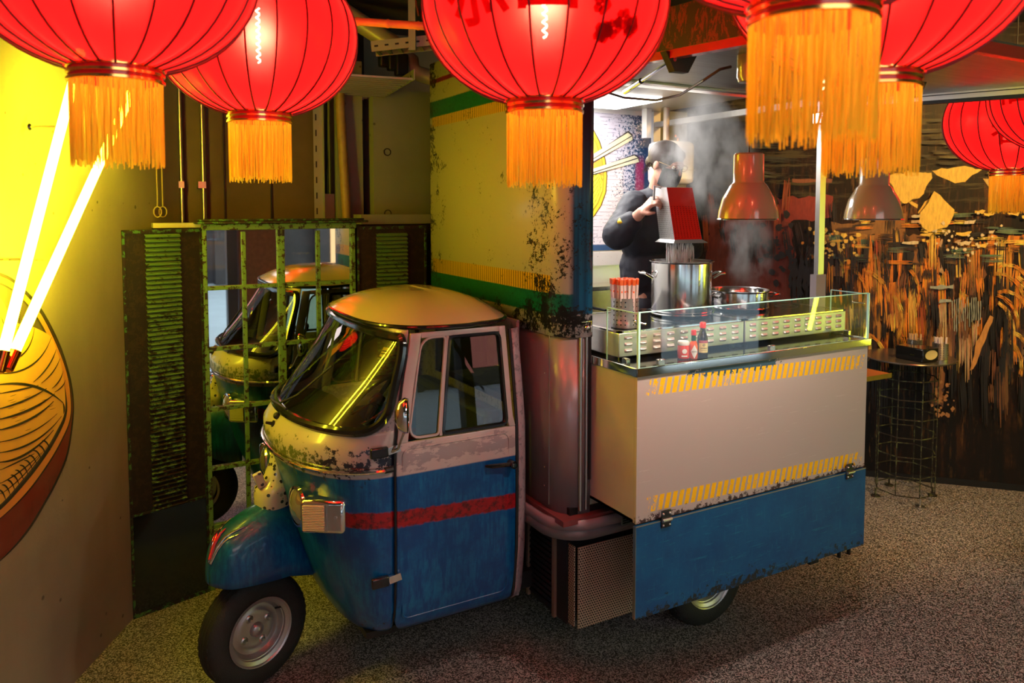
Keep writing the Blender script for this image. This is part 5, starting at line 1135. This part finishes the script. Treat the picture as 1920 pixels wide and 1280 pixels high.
MB().lathe([(.0035, 0), (.0052, 0)], n=12, M=Matrix.Translation(c + Vector((-FX, -FY, 0)) * .0245 + Vector((0, 0, .052))) @ Matrix.Rotation(-YAW, 4, 'Z') @ Matrix.Rotation(pi / 2, 4, 'X')).build('label_emblem', soy, th)
# grey supply cables coiled on the counter
for k, (pts, lab) in enumerate((([(1395, 632), (1398, 622), (1408, 615), (1425, 612), (1470, 606), (1490, 600)], 'grey cooker cable curving right on the counter top'), ([(1392, 636), (1385, 628), (1372, 622), (1350, 620), (1340, 616)], 'grey cooker cable curving left on the counter top'))):
    q = [atz(x, y, 1.507) for x, y in pts]; q[-1].y += .25; tag(MB().tube(q, .007, 8).build('supply_cable', mat('grey cable', (.30, .30, .31), .4)), lab, 'cable')

# ------------------------------------------------------------------ water heater at the far corner of the bay
th = thing('water_heater', 'white wall water heater behind the cook', 'water heater', (3.36, 3.86, 2.28))
wh = mat('white enamel', (.80, .79, .78), .3, coat=.3); MB().box(3.24, 3.485, 3.78, 3.99, 2.295, 2.575).build('tank_shell', wh, th, bevel=.035); MB().box(3.245, 3.48, 3.776, 3.779, 2.385, 2.389).build('shell_seam', M['satin'], th)
MB().tube([(3.30, 3.86, 2.57), (3.30, 3.86, 2.79)], .02, 10).build('riser_pipe', mat('beige pipe', (.40, .30, .22), .4), th); MB().tube([(3.40, 3.86, 2.57), (3.40, 3.86, 2.60), (3.36, 3.84, 2.61)], .008, 8).build('valve', M['capm'], th)
tag(MB().box(3.21, 3.25, 3.95, 4.0, 2.60, 2.79).build('pipe_casing', M['inner']), 'pale upright casing above the water heater', 'casing')

# ------------------------------------------------------------------ mirror window with metal shutters
def patina(name, g=(.13, .24, .06), d=(.03, .016, .008), th_=.5, zfade=0.):
    m = mat(name, g, .55, .25); t = NT(m); n = t.noise(28, 6, .75); P, X, Y, Z = t.pos(); f = t.step(t.add(n, t.mul(t.math('SUBTRACT', 1.2, Z), zfade)), th_, .015); base(t, t.mix(f, g, d)); addbump(t, n, .4, .004); return m
M['pat'] = patina('flaking green patina', th_=.54); M['pats'] = patina('green patina slat', (.11, .20, .06), (.018, .011, .006), .51, .13); M['rust'] = patina('dark rusty sheet', (.028, .016, .008), (.014, .009, .006), .47); M['patd'] = patina('patinated dark edge', (.06, .16, .04), (.02, .01, .008), .46)
slat = MB().grid(lambda u, v: Vector(((u - .5), -.014 * sin(pi * min(v * 1.25, 1)) , (v - .5) * .021)), 1, 6)
def shutter(p0, p1, label, sx0, sx1, zsl, n, seam):
    p0, p1 = Vector(p0), Vector(p1); d = (p1 - p0); L = d.length; ang = atan2(d.y, d.x)
    th = thing('metal_shutter', label, 'shutter', p0, 'rusty louvred metal shutters'); th.rotation_euler = (0, 0, ang); ORG[th] = Vector((0, 0, 0))
    MB().box(0, L, 0, .025, 0, 2.03).build('shutter_panel', M['rust'], th)
    e_ = MB().box(0, L, -.008, 0, 2.012, 2.03).box(0, .012, -.008, 0, 0, 2.03).box(L - .012, L, -.008, 0, 0, 2.03).box(0, L, -.008, 0, 0, .02); e_.build('edge_strip', M['patd'], th)
    if seam: MB().box(0, L, -.010, 0, seam, seam + .012).build('seam_strip', M['patd'], th); MB().box(.012, L - .012, -.004, 0, .02, seam).build('kick_plate', M['gloss_black'], th)
    me = MB().grid(lambda u, v: Vector(((u - .5) * (sx1 - sx0), -.016 * sin(pi * min(v * 1.2, 1)), (v - .5) * .022)), 1, 6).mesh('slat', M['pats'])
    for k in range(n):
        o = bpy.data.objects.new('slat', me); C.objects.link(o); o.parent = th; o.location = ((sx0 + sx1) / 2, -.003, zsl - k * .0245)
    return th
shutter((.143, 4.321, 0), (.535, 4.437, 0), 'tall dark louvred shutter standing beside the concrete wall', .11, .29, 1.995, 60, .54)
shutter((1.405, 4.44, 0), (1.86, 4.455, 0), 'louvred shutter behind the cab roof, right of the mirror', .12, .325, 1.975, 58, 0)
th = thing('mirror_window', 'green patinated metal window frame with mirror panes', 'mirror', (.96, 4.45, 0))
YM = 4.452; cols = [.552, .755, .95, 1.173, 1.378]; rows = [2.02, 1.70, 1.362, 1.025, .69, .36, .04]
for i in range(4):
    for k in range(6): MB().box(cols[i], cols[i + 1], YM, YM + .004, rows[k + 1], rows[k]).build('mirror_pane', M['mirror'], th, smooth=False)
MB().box(.54, 1.39, YM + .004, YM + .02, 0, 2.05).build('backing_board', M['rust'], th)
for x, w_ in ((.548, .026), (1.381, .026), (.958, .040)): MB().box(x - w_ / 2, x + w_ / 2, YM - .022, YM, 0, 2.05).build('stile', M['pat'], th, bevel=.003)
for x in (.755, 1.173):
    for k in range(6): MB().box(x - .011, x + .011, YM - .016, YM - .001, rows[k + 1] + .010, rows[k] - .010).build('muntin', M['pat'], th, bevel=.002)
for z in rows[1:-1] + [rows[-1]]:
    for a_, b_ in ((.56, .938), (.978, 1.37)): MB().box(a_, b_, YM - .018, YM - .001, z - .011, z + .011).build('glazing_bar', M['pat'], th, bevel=.002)
MB().box(.54, 1.40, YM - .03, YM + .01, 2.02, 2.055).build('head_rail', M['pat'], th, bevel=.004); MB().box(.50, 1.46, YM - .075, YM + .03, 2.055, 2.068).box(.52, 1.44, YM - .055, YM + .03, 2.068, 2.080).build('cornice', M['patd'], th, bevel=.004)
for x, z in ((.945, 2.0), (.97, 2.0), (.55, 1.66)): MB().box(x - .006, x + .006, YM - .03, YM - .022, z - .018, z + .018).build('latch', M['rust'], th)
tag(MB().box(.30, .54, 4.47, 4.62, 2.035, 2.06).build('ledge_board', mat('pale ledge', (.5, .42, .25), .6)), 'pale board lying on top behind the left shutter', 'board')
tag(MB().box(1.47, 1.98, 4.55, 4.70, 2.04, 2.10).build('ledge_board', M['conc2']), 'grey board lying on top behind the right shutter', 'board')
tag(MB().box(.30, 2.0, 4.56, 4.80, 0, 2.035).build('shutter_carcass', M['rust']), 'dark carcass closing the space behind the mirror window', 'cabinet')
# cable loops hanging on the concrete wall above the left shutter
for k, x in enumerate((287, 297)):
    p = atp(x, 330, WP, WN) + WN * .02; q = [Vector((p.x, p.y, z)) for z in (3.3, 2.6, 2.2)] + [p + Vector((.02 * cos(a), 0, 2.12 - p.z + .03 * sin(a))) for a in [pi / 2 + 2 * pi * i / 10 * (1 if k else -1) for i in range(11)]]
    tag(MB().tube(q, .004, 6).build('looped_string', mat('ochre cord', (.35, .24, .08), .6)), ('left thin cord with its loop curling left, above the left shutter', 'right thin cord with its loop curling right, above the left shutter')[k], 'cord', 'looped cords above the left shutter')

# ------------------------------------------------------------------ bar table by the mural
TC = Vector((5.245, 3.415, 0)); th = thing('bar_table', 'round steel bar table on an octagonal wire cage', 'table', TC)
wire = patina('greenish black wire', (.12, .14, .06), (.03, .025, .02), .45); tt = mat('grey steel table top', (.20, .18, .17), .22, .7, vary=.2, bscale=30)
MB().lathe([(0, 1.038), (.312, 1.038), (.316, 1.044), (.312, 1.05), (0, 1.05)], c=TC, n=64).build('table_top', tt, th)
oc = [Vector((.205 * cos(pi / 4 * k + .3), .205 * sin(pi / 4 * k + .3), 0)) for k in range(8)]
for z in (.06, .20, .345, .485, .62, .76, .90): MB().tube([TC + p + Vector((0, 0, z)) for p in oc], .0045, 6, closed=True).build('wire_hoop', wire, th)
for k in range(8):
    for f in (0,): p = TC + oc[k].lerp(oc[(k + 1) % 8], f); MB().tube([p + Vector((0, 0, .06)), p + Vector((0, 0, 1.04))], .004, 6).build('wire_upright', wire, th)
for k in (1, 3, 5, 7): p = TC + oc[k] * 1.05; q = MB().lathe([(0, 0), (.032, 0), (.032, .008), (.008, .012), (.007, .062)], c=p, n=16).build('foot', M['satin'] if k == 5 else wire, th)
q = atz(1690, 655, 1.0505); th = thing('napkin_dispenser', 'black napkin dispenser with a pale oval face on the bar table', 'dispenser', q)
q = Vector((5.18, 3.30, 1.0505)); th.location = q; ORG[th] = Vector((0, 0, 0)); th.rotation_euler = (0, 0, -YAW + radians(26))
MB().box(-.085, .085, -.10, .12, .0, .098).build('casing', M['gloss_black'], th, bevel=.008); MB().lathe([(0, 0), (.9, 0), (1, .05)], n=28, M=Matrix.Translation((0, -.1015, .052)) @ Matrix.Rotation(pi / 2, 4, 'X') @ Matrix.Diagonal((.066, .034, .03, 1))).build('oval_face', mat('cream oval', (.60, .52, .32), .5), th); MB().box(-.0865, -.085, -.03, .0, .045, .05).build('maker_mark', M['chrome'], th)
for (x, y, lab, n) in ((5.355, 3.245, 'perforated steel cup of paper sticks at the right of the napkin dispenser', 14), (5.34, 3.43, 'perforated steel cup of wooden sticks behind the napkin dispenser', 12)):
    c = Vector((x, y, 1.0505)); cup('stick_cup', c, .052, .115, lab, 'cup'); wd = paper if n == 14 else mat('birch sticks', (.62, .42, .22), .6)
    me = MB().box(-.005, .005, -.003, .003, 0, .15).mesh('stick', wd)
    for k in range(n):
        r = .038 * sqrt((k + .5) / n); a = k * 2.4; o = bpy.data.objects.new('table_stick', me); C.objects.link(o); o.location = c + Vector((r * cos(a), r * sin(a), .006)); o.rotation_euler = (-.1 * sin(a), .1 * cos(a), a)
        tag(o, ('white paper-wrapped stick standing in the right steel cup' if n == 14 else 'bare wooden stick standing in the rear steel cup'), 'chopsticks', 'sticks in the %s cup' % ('right' if n == 14 else 'rear'))
q = atf(1652, 704, 4.6); th = thing('side_ledge', 'orange-topped ledge with a painted yellow-lit edge behind the counter end', 'ledge', (q.x, q.y, 0))
Mq = Matrix.Translation(q) @ Matrix.Rotation(-YAW + radians(28), 4, 'Z')
MB().box(-.3, .06, -.02, .16, -.012, .012, Mq).build('ledge_top', mat('orange laminate', (.65, .18, .03), .4), th); MB().box(-.3, .066, -.026, -.02, -.014, .014, Mq).build('yellow_lit_edge', M['gold'], th)  # gold edge strip stands in for yellow light falling on the ledge
for x in (-.25, -.16): MB().tube([Mq @ Vector((x, .07, -.01)), (Mq @ Vector((x, .07, 0))).xy.to_3d()], .012, 8).build('leg', M['blackmetal'], th)
# ------------------------------------------------------------------ the cook
skin = mat('skin', (.55, .27, .19), .5); hair = mat('dark brown hair', (.028, .015, .010), .6); jk = mat('black cotton jacket', (.014, .015, .024), .7, bump=.3, bscale=14); mask = mat('black face mask', (.010, .010, .012), .8); yb = mat('yellow embroidery', (.80, .55, .02), .6)
f_ = Vector((.456, -.89, 0)).normalized(); l_ = Vector((-f_.y, f_.x, 0))
def pw(x, y, Y): return aty(x, y, Y)
hd = pw(1249, 309, 3.22); hips = pw(1214, 560, 3.40); chest = pw(1213, 430, 3.36); nk = pw(1232, 357, 3.30)
PX = Vector((hips.x, hips.y, .83)); PERS = thing('person', 'cook in black jacket and black face mask, tipping a strainer over the stockpot', 'person', PX)
def chain(q, pts, rad, sy=1.):
    for i in range(len(pts) - 1):
        a, b = Vector(pts[i]), Vector(pts[i + 1]); n = max(2, int((b - a).length / .02))
        q.tube([a.lerp(b, k / n) for k in range(n + 1)], [rad[i] + (rad[i + 1] - rad[i]) * k / n for k in range(n + 1)], 12)
    for p, r in zip(pts, rad): q.sphere(p, r, 12, 8)
def remesh(o, vox, it=4):
    r = o.modifiers.new('r', 'REMESH'); r.mode = 'VOXEL'; r.voxel_size = vox; r.use_smooth_shade = True
    s = o.modifiers.new('s', 'SMOOTH'); s.factor = .5; s.iterations = it
fh = Vector((.188, -.982, 0)); lh = Vector((.982, .188, 0))
Hm = Matrix.Translation(hd) @ Matrix((( lh.x, fh.x, 0, 0), (lh.y, fh.y, 0, 0), (0, 0, 1, 0), (0, 0, 0, 1))) @ Matrix.Rotation(radians(-24), 4, 'X')   # local x = cook's left, y = forward, z = up
bd = MB(); hv = lambda x, y, z: Hm @ Vector((x, y, z))
bd.sphere(hv(0, -.01, .025), 1, 20, 14, (.076, .096, .088), Hm.to_3x3().to_4x4()); bd.sphere(hv(0, .018, -.035), 1, 18, 12, (.062, .072, .078), Hm.to_3x3().to_4x4()); bd.sphere(hv(0, .055, -.085), 1, 12, 8, (.030, .026, .024), Hm.to_3x3().to_4x4())
chain(bd, [hv(0, .085, .02), hv(0, .102, -.012), hv(0, .098, -.022)], [.009, .014, .012]); bd.sphere(hv(0, .082, .030), 1, 12, 8, (.050, .014, .012), Hm.to_3x3().to_4x4())
chain(bd, [hv(-.022, .088, -.052), hv(.022, .088, -.052)], [.007, .007])
for s in (-1, 1): bd.sphere(hv(s * .077, -.005, -.002), 1, 10, 8, (.009, .020, .032), Hm.to_3x3().to_4x4())
chain(bd, [hv(0, -.01, -.07), nk, nk + Vector((-.01, .02, -.06))], [.050, .050, .062])
sR = chest - l_ * .175 + Vector((0, 0, .135)); sL = chest + l_ * .175 + Vector((0, 0, .135))
bd.sphere(chest, 1, 16, 12, (.16, .11, .2)); bd.sphere(chest.lerp(hips, .55), 1, 16, 12, (.14, .10, .18)); bd.sphere(hips, 1, 16, 12, (.15, .11, .14)); chain(bd, [sR, sL], [.055, .055])
BK_ = pw(1247, 395, 2.97)     # strainer centre
hR = pw(1220, 380, 3.02); eR = pw(1163, 437, 3.22); hL = BK_ + Vector((.135, .06, .02)); eL = sL + Vector((.10, -.16, -.24))
wR = hR + (eR - hR).normalized() * .075; wL = hL + (eL - hL).normalized() * .075
chain(bd, [sR, eR, wR], [.050, .040, .027]); chain(bd, [sL, eL, wL], [.050, .040, .027])
for s in (-1, 1): k0 = hips + l_ * s * .085; chain(bd, [k0, Vector((k0.x, k0.y, 1.24)) + f_ * .02, Vector((k0.x, k0.y, .90)), Vector((k0.x, k0.y, .87)) + f_ * .13], [.085, .055, .040, .036])
def hand(w_, p, grip, up, side):     # palm from the wrist to p, four fingers curling towards grip, thumb leaving the side of the palm
    d = (p - w_).normalized(); g = (grip - d * grip.dot(d)).normalized(); s_ = d.cross(g).normalized() * side
    pc = w_ + d * .045
    for k in (-1, -.33, .33, 1): chain(bd, [w_ + d * .005 + s_ * k * .014, w_ + d * .080 + s_ * k * .030], [.016, .0125])
    for k, L in ((-1, .85), (-.33, 1.), (.33, .95), (1, .75)):
        b0 = w_ + d * .080 + s_ * k * .030; b1 = b0 + (d * .8 + g * .5).normalized() * .034 * L; b2 = b1 + (d * .1 + g).normalized() * .026 * L; b3 = b2 + (g * .6 - d * .8).normalized() * .020 * L
        chain(bd, [b0, b1, b2, b3], [.0105, .0092, .0082, .0070])
    t0 = w_ + d * .022 - s_ * .026; t1 = t0 - s_ * .022 + d * .022 + g * .014; t2 = t1 + d * .024 + g * .018; chain(bd, [t0, t1, t2], [.0140, .0110, .0085])
hand(wR, hR, Vector((.75, -.2, -.5)), None, 1); hand(wL, hL, Vector((-.7, -.1, -.5)), None, -1)
o = bd.build('body', skin, PERS); remesh(o, .0055, 3)
# jacket with loose sleeves and standing collar, apron, trousers
jb = MB(); jb.sphere(chest + Vector((0, 0, .01)), 1, 18, 14, (.195, .14, .22)); jb.sphere(chest.lerp(hips, .55), 1, 18, 14, (.175, .135, .2)); jb.sphere(hips + Vector((0, 0, -.02)), 1, 18, 14, (.18, .145, .17)); chain(jb, [sR - Vector((0, 0, .012)), sL - Vector((0, 0, .012))], [.073, .073])
cR = eR.lerp(wR, .52); cL = eL.lerp(wL, .5); chain(jb, [sR, eR + Vector((-.01, .01, -.01)), cR], [.084, .080, .060]); chain(jb, [sL, eL, cL], [.078, .072, .055]); chain(jb, [eR + Vector((-.015, .0, -.035)), eR.lerp(cR, .7) + Vector((0, 0, -.035))], [.05, .035])
chain(jb, [nk + Vector((-.012, .02, -.055)), nk + Vector((-.005, .01, -.025))], [.078, .062])
o = jb.build('jacket', jk, PERS, 'loose black cotton jacket'); remesh(o, .009, 5)
tex = bpy.data.textures.new('folds', 'CLOUDS'); tex.noise_scale = .11; q = o.modifiers.new('d', 'DISPLACE'); q.texture = tex; q.strength = .028; q.mid_level = .5
tb_ = MB()
for s in (-1, 1): k0 = hips + l_ * s * .085; chain(tb_, [k0 - Vector((0, 0, .05)), Vector((k0.x, k0.y, 1.24)) + f_ * .02, Vector((k0.x, k0.y, .93))], [.11, .085, .07])
o = tb_.build('trousers', jk, PERS); remesh(o, .012, 4)
for s in (-1, 1): k0 = hips + l_ * s * .085; MB().sphere(Vector((k0.x, k0.y, .87)) + f_ * .07, 1, 14, 10, (.055, .12, .045)).build('shoe', M['black'], PERS)
col_ = MB().tube([nk + Vector((0, .012, -.025)) + (l_ * cos(a) * .058 + f_ * sin(a) * .062) + Vector((0, 0, -.012 * sin(a))) for a in [2 * pi * k / 24 for k in range(24)]], .013, 8, closed=True, flat=1.4).build('collar', jk, PERS)
MB().tube([nk + Vector((0, .012, -.010)) + (l_ * cos(a) * .060 + f_ * sin(a) * .064) + Vector((0, 0, -.012 * sin(a))) for a in [2 * pi * k / 24 for k in range(24)]], .0035, 6, closed=True).build('collar_piping', mat('orange piping', (.7, .3, .05), .6), PERS)
# sleeve emblem
ec = sR.lerp(eR, .60); v_ = (CAMP - ec).normalized(); ax = (eR - sR).normalized(); sd_ = v_.cross(ax).normalized()
MB().grid(lambda u, v: ec + v_ * .128 + sd_ * (u - .5) * .075 + ax * ((v - .5) * .028 + (u - .5) * -.03) - v_ * .014 * (2 * (u - .5)) ** 2, 6, 2).build('sleeve_emblem', yb, PERS, 'yellow embroidered sleeve emblem', solid=.012)
bt = MB()
for k in range(5): bt.sphere(chest + f_ * (.146 - .004 * k) - l_ * .035 + Vector((0, 0, .10 - .07 * k)), .008, 8, 6)
bt.build('jacket_button', M['gloss_black'], PERS)
# hair, mask, glasses, eyes
hb_ = MB(); R3 = Hm.to_3x3().to_4x4(); hb_.sphere(hv(0, -.020, .036), 1, 24, 16, (.087, .103, .092), R3); hb_.sphere(hv(0, -.085, .0), 1, 14, 10, (.045, .035, .045), R3); hb_.sphere(hv(0, .045, .075), 1, 14, 10, (.062, .040, .032), R3)
hb_.sphere(hv(0, -.11, -.02), 1, 12, 8, (.03, .03, .035), R3)
o = hb_.build('hair', hair, PERS, 'dark brown tied-back hair'); remesh(o, .006, 3)
ws = MB(); random.seed(9)
for k in range(16): a = hv(-.06 - .01 * random.random(), -.06 + .02 * random.random(), -.02 + .02 * random.random()); ws.tube([a, a + Vector((-.03, .0, .0)) * random.random() + Vector((-.01, 0, -.03 + .04 * random.random())), a + Vector((-.04, .01, -.02)) * random.random() + Vector((-.01, 0, -.04))], .0012, 4)
ws.build('hair_wisp', hair, PERS, kind='stuff')
mk = MB().grid(lambda u, v: hv(.071 * sin((u - .5) * 2.7), .022 + .074 * cos((u - .5) * 2.7) + .016 * (1 - abs(u - .5) * 2) * sin(pi * v), .0 - .098 * v + .016 * (1 - abs(u - .5) * 2) ** 2 * (1 - v)), 18, 8).build('face_mask', mask, PERS, 'black face mask', solid=.004)
for s in (-1, 1): MB().tube([hv(s * .070, .04, -.02), hv(s * .078, .01, .005), hv(s * .080, -.008, .024), hv(s * .082, -.022, .0)], .0018, 5).build('ear_loop', mask, PERS)
gs = MB()
for s in (-1, 1): gs.tube([hv(s * .034 + .024 * cos(2 * pi * k / 16), .099, .018 + .017 * sin(2 * pi * k / 16)) for k in range(16)], .0014, 5, closed=True).tube([hv(s * .058, .098, .022), hv(s * .078, .06, .022), hv(s * .080, -.005, .018)], .0014, 5)
gs.tube([hv(-.012, .099, .02), hv(0, .104, .024), hv(.012, .099, .02)], .0014, 5).build('spectacles', M['gold'], PERS, 'thin metal spectacles')
for s in (-1, 1): MB().sphere(hv(s * .031, .078, .014), .012, 10, 8).build('eye', mat('eye white', (.7, .65, .6), .2), PERS); MB().sphere(hv(s * .031, .086, .012), .0055, 8, 6).build('iris', M['gloss_black'], PERS)

# strainer tipped over the pot
SU, SD = Vector((RX, RY, 0)), Vector((FX, FY, 0))
th = thing('noodle_strainer', 'perforated steel strainer with a red reflection painted on one side, tipped over the stockpot', 'strainer', BK_)
B2 = BK_ + Vector((0, 0, 0)); tw_, bw_ = .073, .092
def sq(c, w1, dd, rot): return [c + (SU * cos(rot) + SD * sin(rot)) * a * w1 + (SD * cos(rot) - SU * sin(rot)) * b * dd for a, b in ((-1, -1), (1, -1), (1, 1), (-1, 1))]
T_ = sq(pw(1262, 352, 2.97), tw_, .06, radians(20)); B_ = sq(pw(1276, 448, 2.93), .078, .070, radians(20)); Lp = sq(pw(1277, 454, 2.93), .098, .088, radians(20))
stm_ = M['steel']
sm_ = MB(); sm_.add(T_ + B_, [(3, 2, 6, 7), (0, 3, 7, 4), (1, 2, 6, 5)]); sm_.build('basket_wall', stm_, th, smooth=False, solid=.002)
rp_ = mat('painted red reflection', (.75, .02, .015), .12, coat=.6); t = NT(rp_)
MB().add(T_[:2] + B_[:2][::-1], [(0, 1, 2, 3)]).build('red_reflection', rp_, th, 'perforated side with a red reflection painted on', smooth=False, solid=.002)  # steel side coloured red to imitate a red reflection
MB().add(T_, [(0, 1, 2, 3)]).build('basket_floor', stm_, th, smooth=False, solid=.002)
MB().add(B_ + Lp, [(i, (i + 1) % 4, 4 + (i + 1) % 4, 4 + i) for i in range(4)]).build('flared_lip', M['satin'], th, smooth=False, solid=.002)
pf = MB()
for (a, b, c_, d__) in ((T_[0], T_[1], B_[1], B_[0]), (T_[3], T_[0], B_[0], B_[3])):
    nn = (b - a).cross(d__ - a).normalized(); nn = nn if nn.dot(CAMP - a) > 0 else -nn
    for i in range(9):
        for j in range(16): u, v = (i + .5) / 9, .35 + .62 * (j + .5) / 16; p = a.lerp(b, u).lerp(d__.lerp(c_, u), v) + nn * .0016; e1 = (b - a).normalized(); e2 = nn.cross(e1); pf.face([p + (e1 * cos(q) + e2 * sin(q)) * .0021 for q in [2 * pi * k / 6 for k in range(6)]])
pf.build('perforation', M['gloss_black'], th, kind='stuff')
hp = T_[3].lerp(T_[0], .5); MB().tube([hp, hp - SU * .03 + Vector((0, 0, .01)), hR + Vector((.01, -.01, -.01))], .006, 8).build('grip', M['satin'], th)
wt = MB(); random.seed(21); B0 = sum(B_, Vector()) / 4
wmat = glassmat('falling water', (.96, .97, .98), .25)
wm2 = mat('white water', (.85, .85, .87), .1, alpha=.75)
for k in range(90):
    p = B0 + SU * random.uniform(-.07, .075) + SD * random.uniform(-.05, .05); L = random.uniform(.08, .20); zt = p.z - .004 - random.uniform(0, .05); zb2 = max(zt - L, 1.862)
    wt.tube([(p.x + .002 * sin(i + k), p.y, zt + (zb2 - zt) * i / 5) for i in range(6)], [.0012, .002, .0012, .0022, .0015, .0008], 5)
tag(wt.build('pouring_water', wm2), 'streams of hot water falling from the strainer into the stockpot', 'water', kind='stuff')

# ------------------------------------------------------------------ steam
def steam(name, label, c, rx_, ry_, rz_, dens, seed, squish=1.0):
    q = MB().sphere((0, 0, 0), 1, 20, 14, (rx_, ry_, rz_))
    m = bpy.data.materials.new(name + ' vapour'); m.use_nodes = True; t = NT(m); t.n.remove(t.n['Principled BSDF']); P = t.pos()[0]
    tcn = t.new('ShaderNodeTexCoord'); n1 = t.noise(7.5 if seed == 1 else 11., 4, .60, v=t.scalev(1, 1, .6), dist=.35)
    ln_ = t.new('ShaderNodeVectorMath', operation='LENGTH'); sc_ = t.new('ShaderNodeVectorMath', operation='MULTIPLY'); t.l.new(tcn.outputs['Object'], sc_.inputs[0]); sc_.inputs[1].default_value = (1 / rx_, 1 / ry_, 1 / rz_); t.l.new(sc_.outputs[0], ln_.inputs[0])
    fall = t.math('MAXIMUM', t.math('SUBTRACT', 1., t.math('POWER', ln_.outputs['Value'], 1.6)), 0.)
    d = t.mul(t.math('MAXIMUM', t.math('SUBTRACT', t.add(n1, t.mul(fall, .14)), .53), 0.), fall, dens)
    v = t.new('ShaderNodeVolumePrincipled'); v.inputs['Color'].default_value = (.97, .95, .94, 1); v.inputs['Anisotropy'].default_value = .2; t.put(v.inputs['Density'], d)
    t.l.new(v.outputs[0], t.n['Material Output'].inputs['Volume'])
    o = q.build(name, m); o.location = c; return tag(o, label, 'steam', kind='stuff')
steam('steam_cloud', 'white steam rising from the stockpot around the cook', pw(1325, 292, 2.90), .30, .24, .36, 85, 1)
steam('steam_wisp', 'thin steam rising from the wide pan', pw(1400, 470, 2.95), .17, .15, .27, 55, 2)
sc.cycles.volume_step_rate = 2.0; sc.cycles.volume_max_steps = 96
sc.cycles.max_bounces = 8; sc.cycles.diffuse_bounces = 3; sc.cycles.glossy_bounces = 4; sc.cycles.transmission_bounces = 4; sc.cycles.transparent_max_bounces = 16; sc.cycles.volume_bounces = 0
sc.cycles.sample_clamp_indirect = 6; sc.cycles.caustics_reflective = False; sc.cycles.caustics_refractive = False
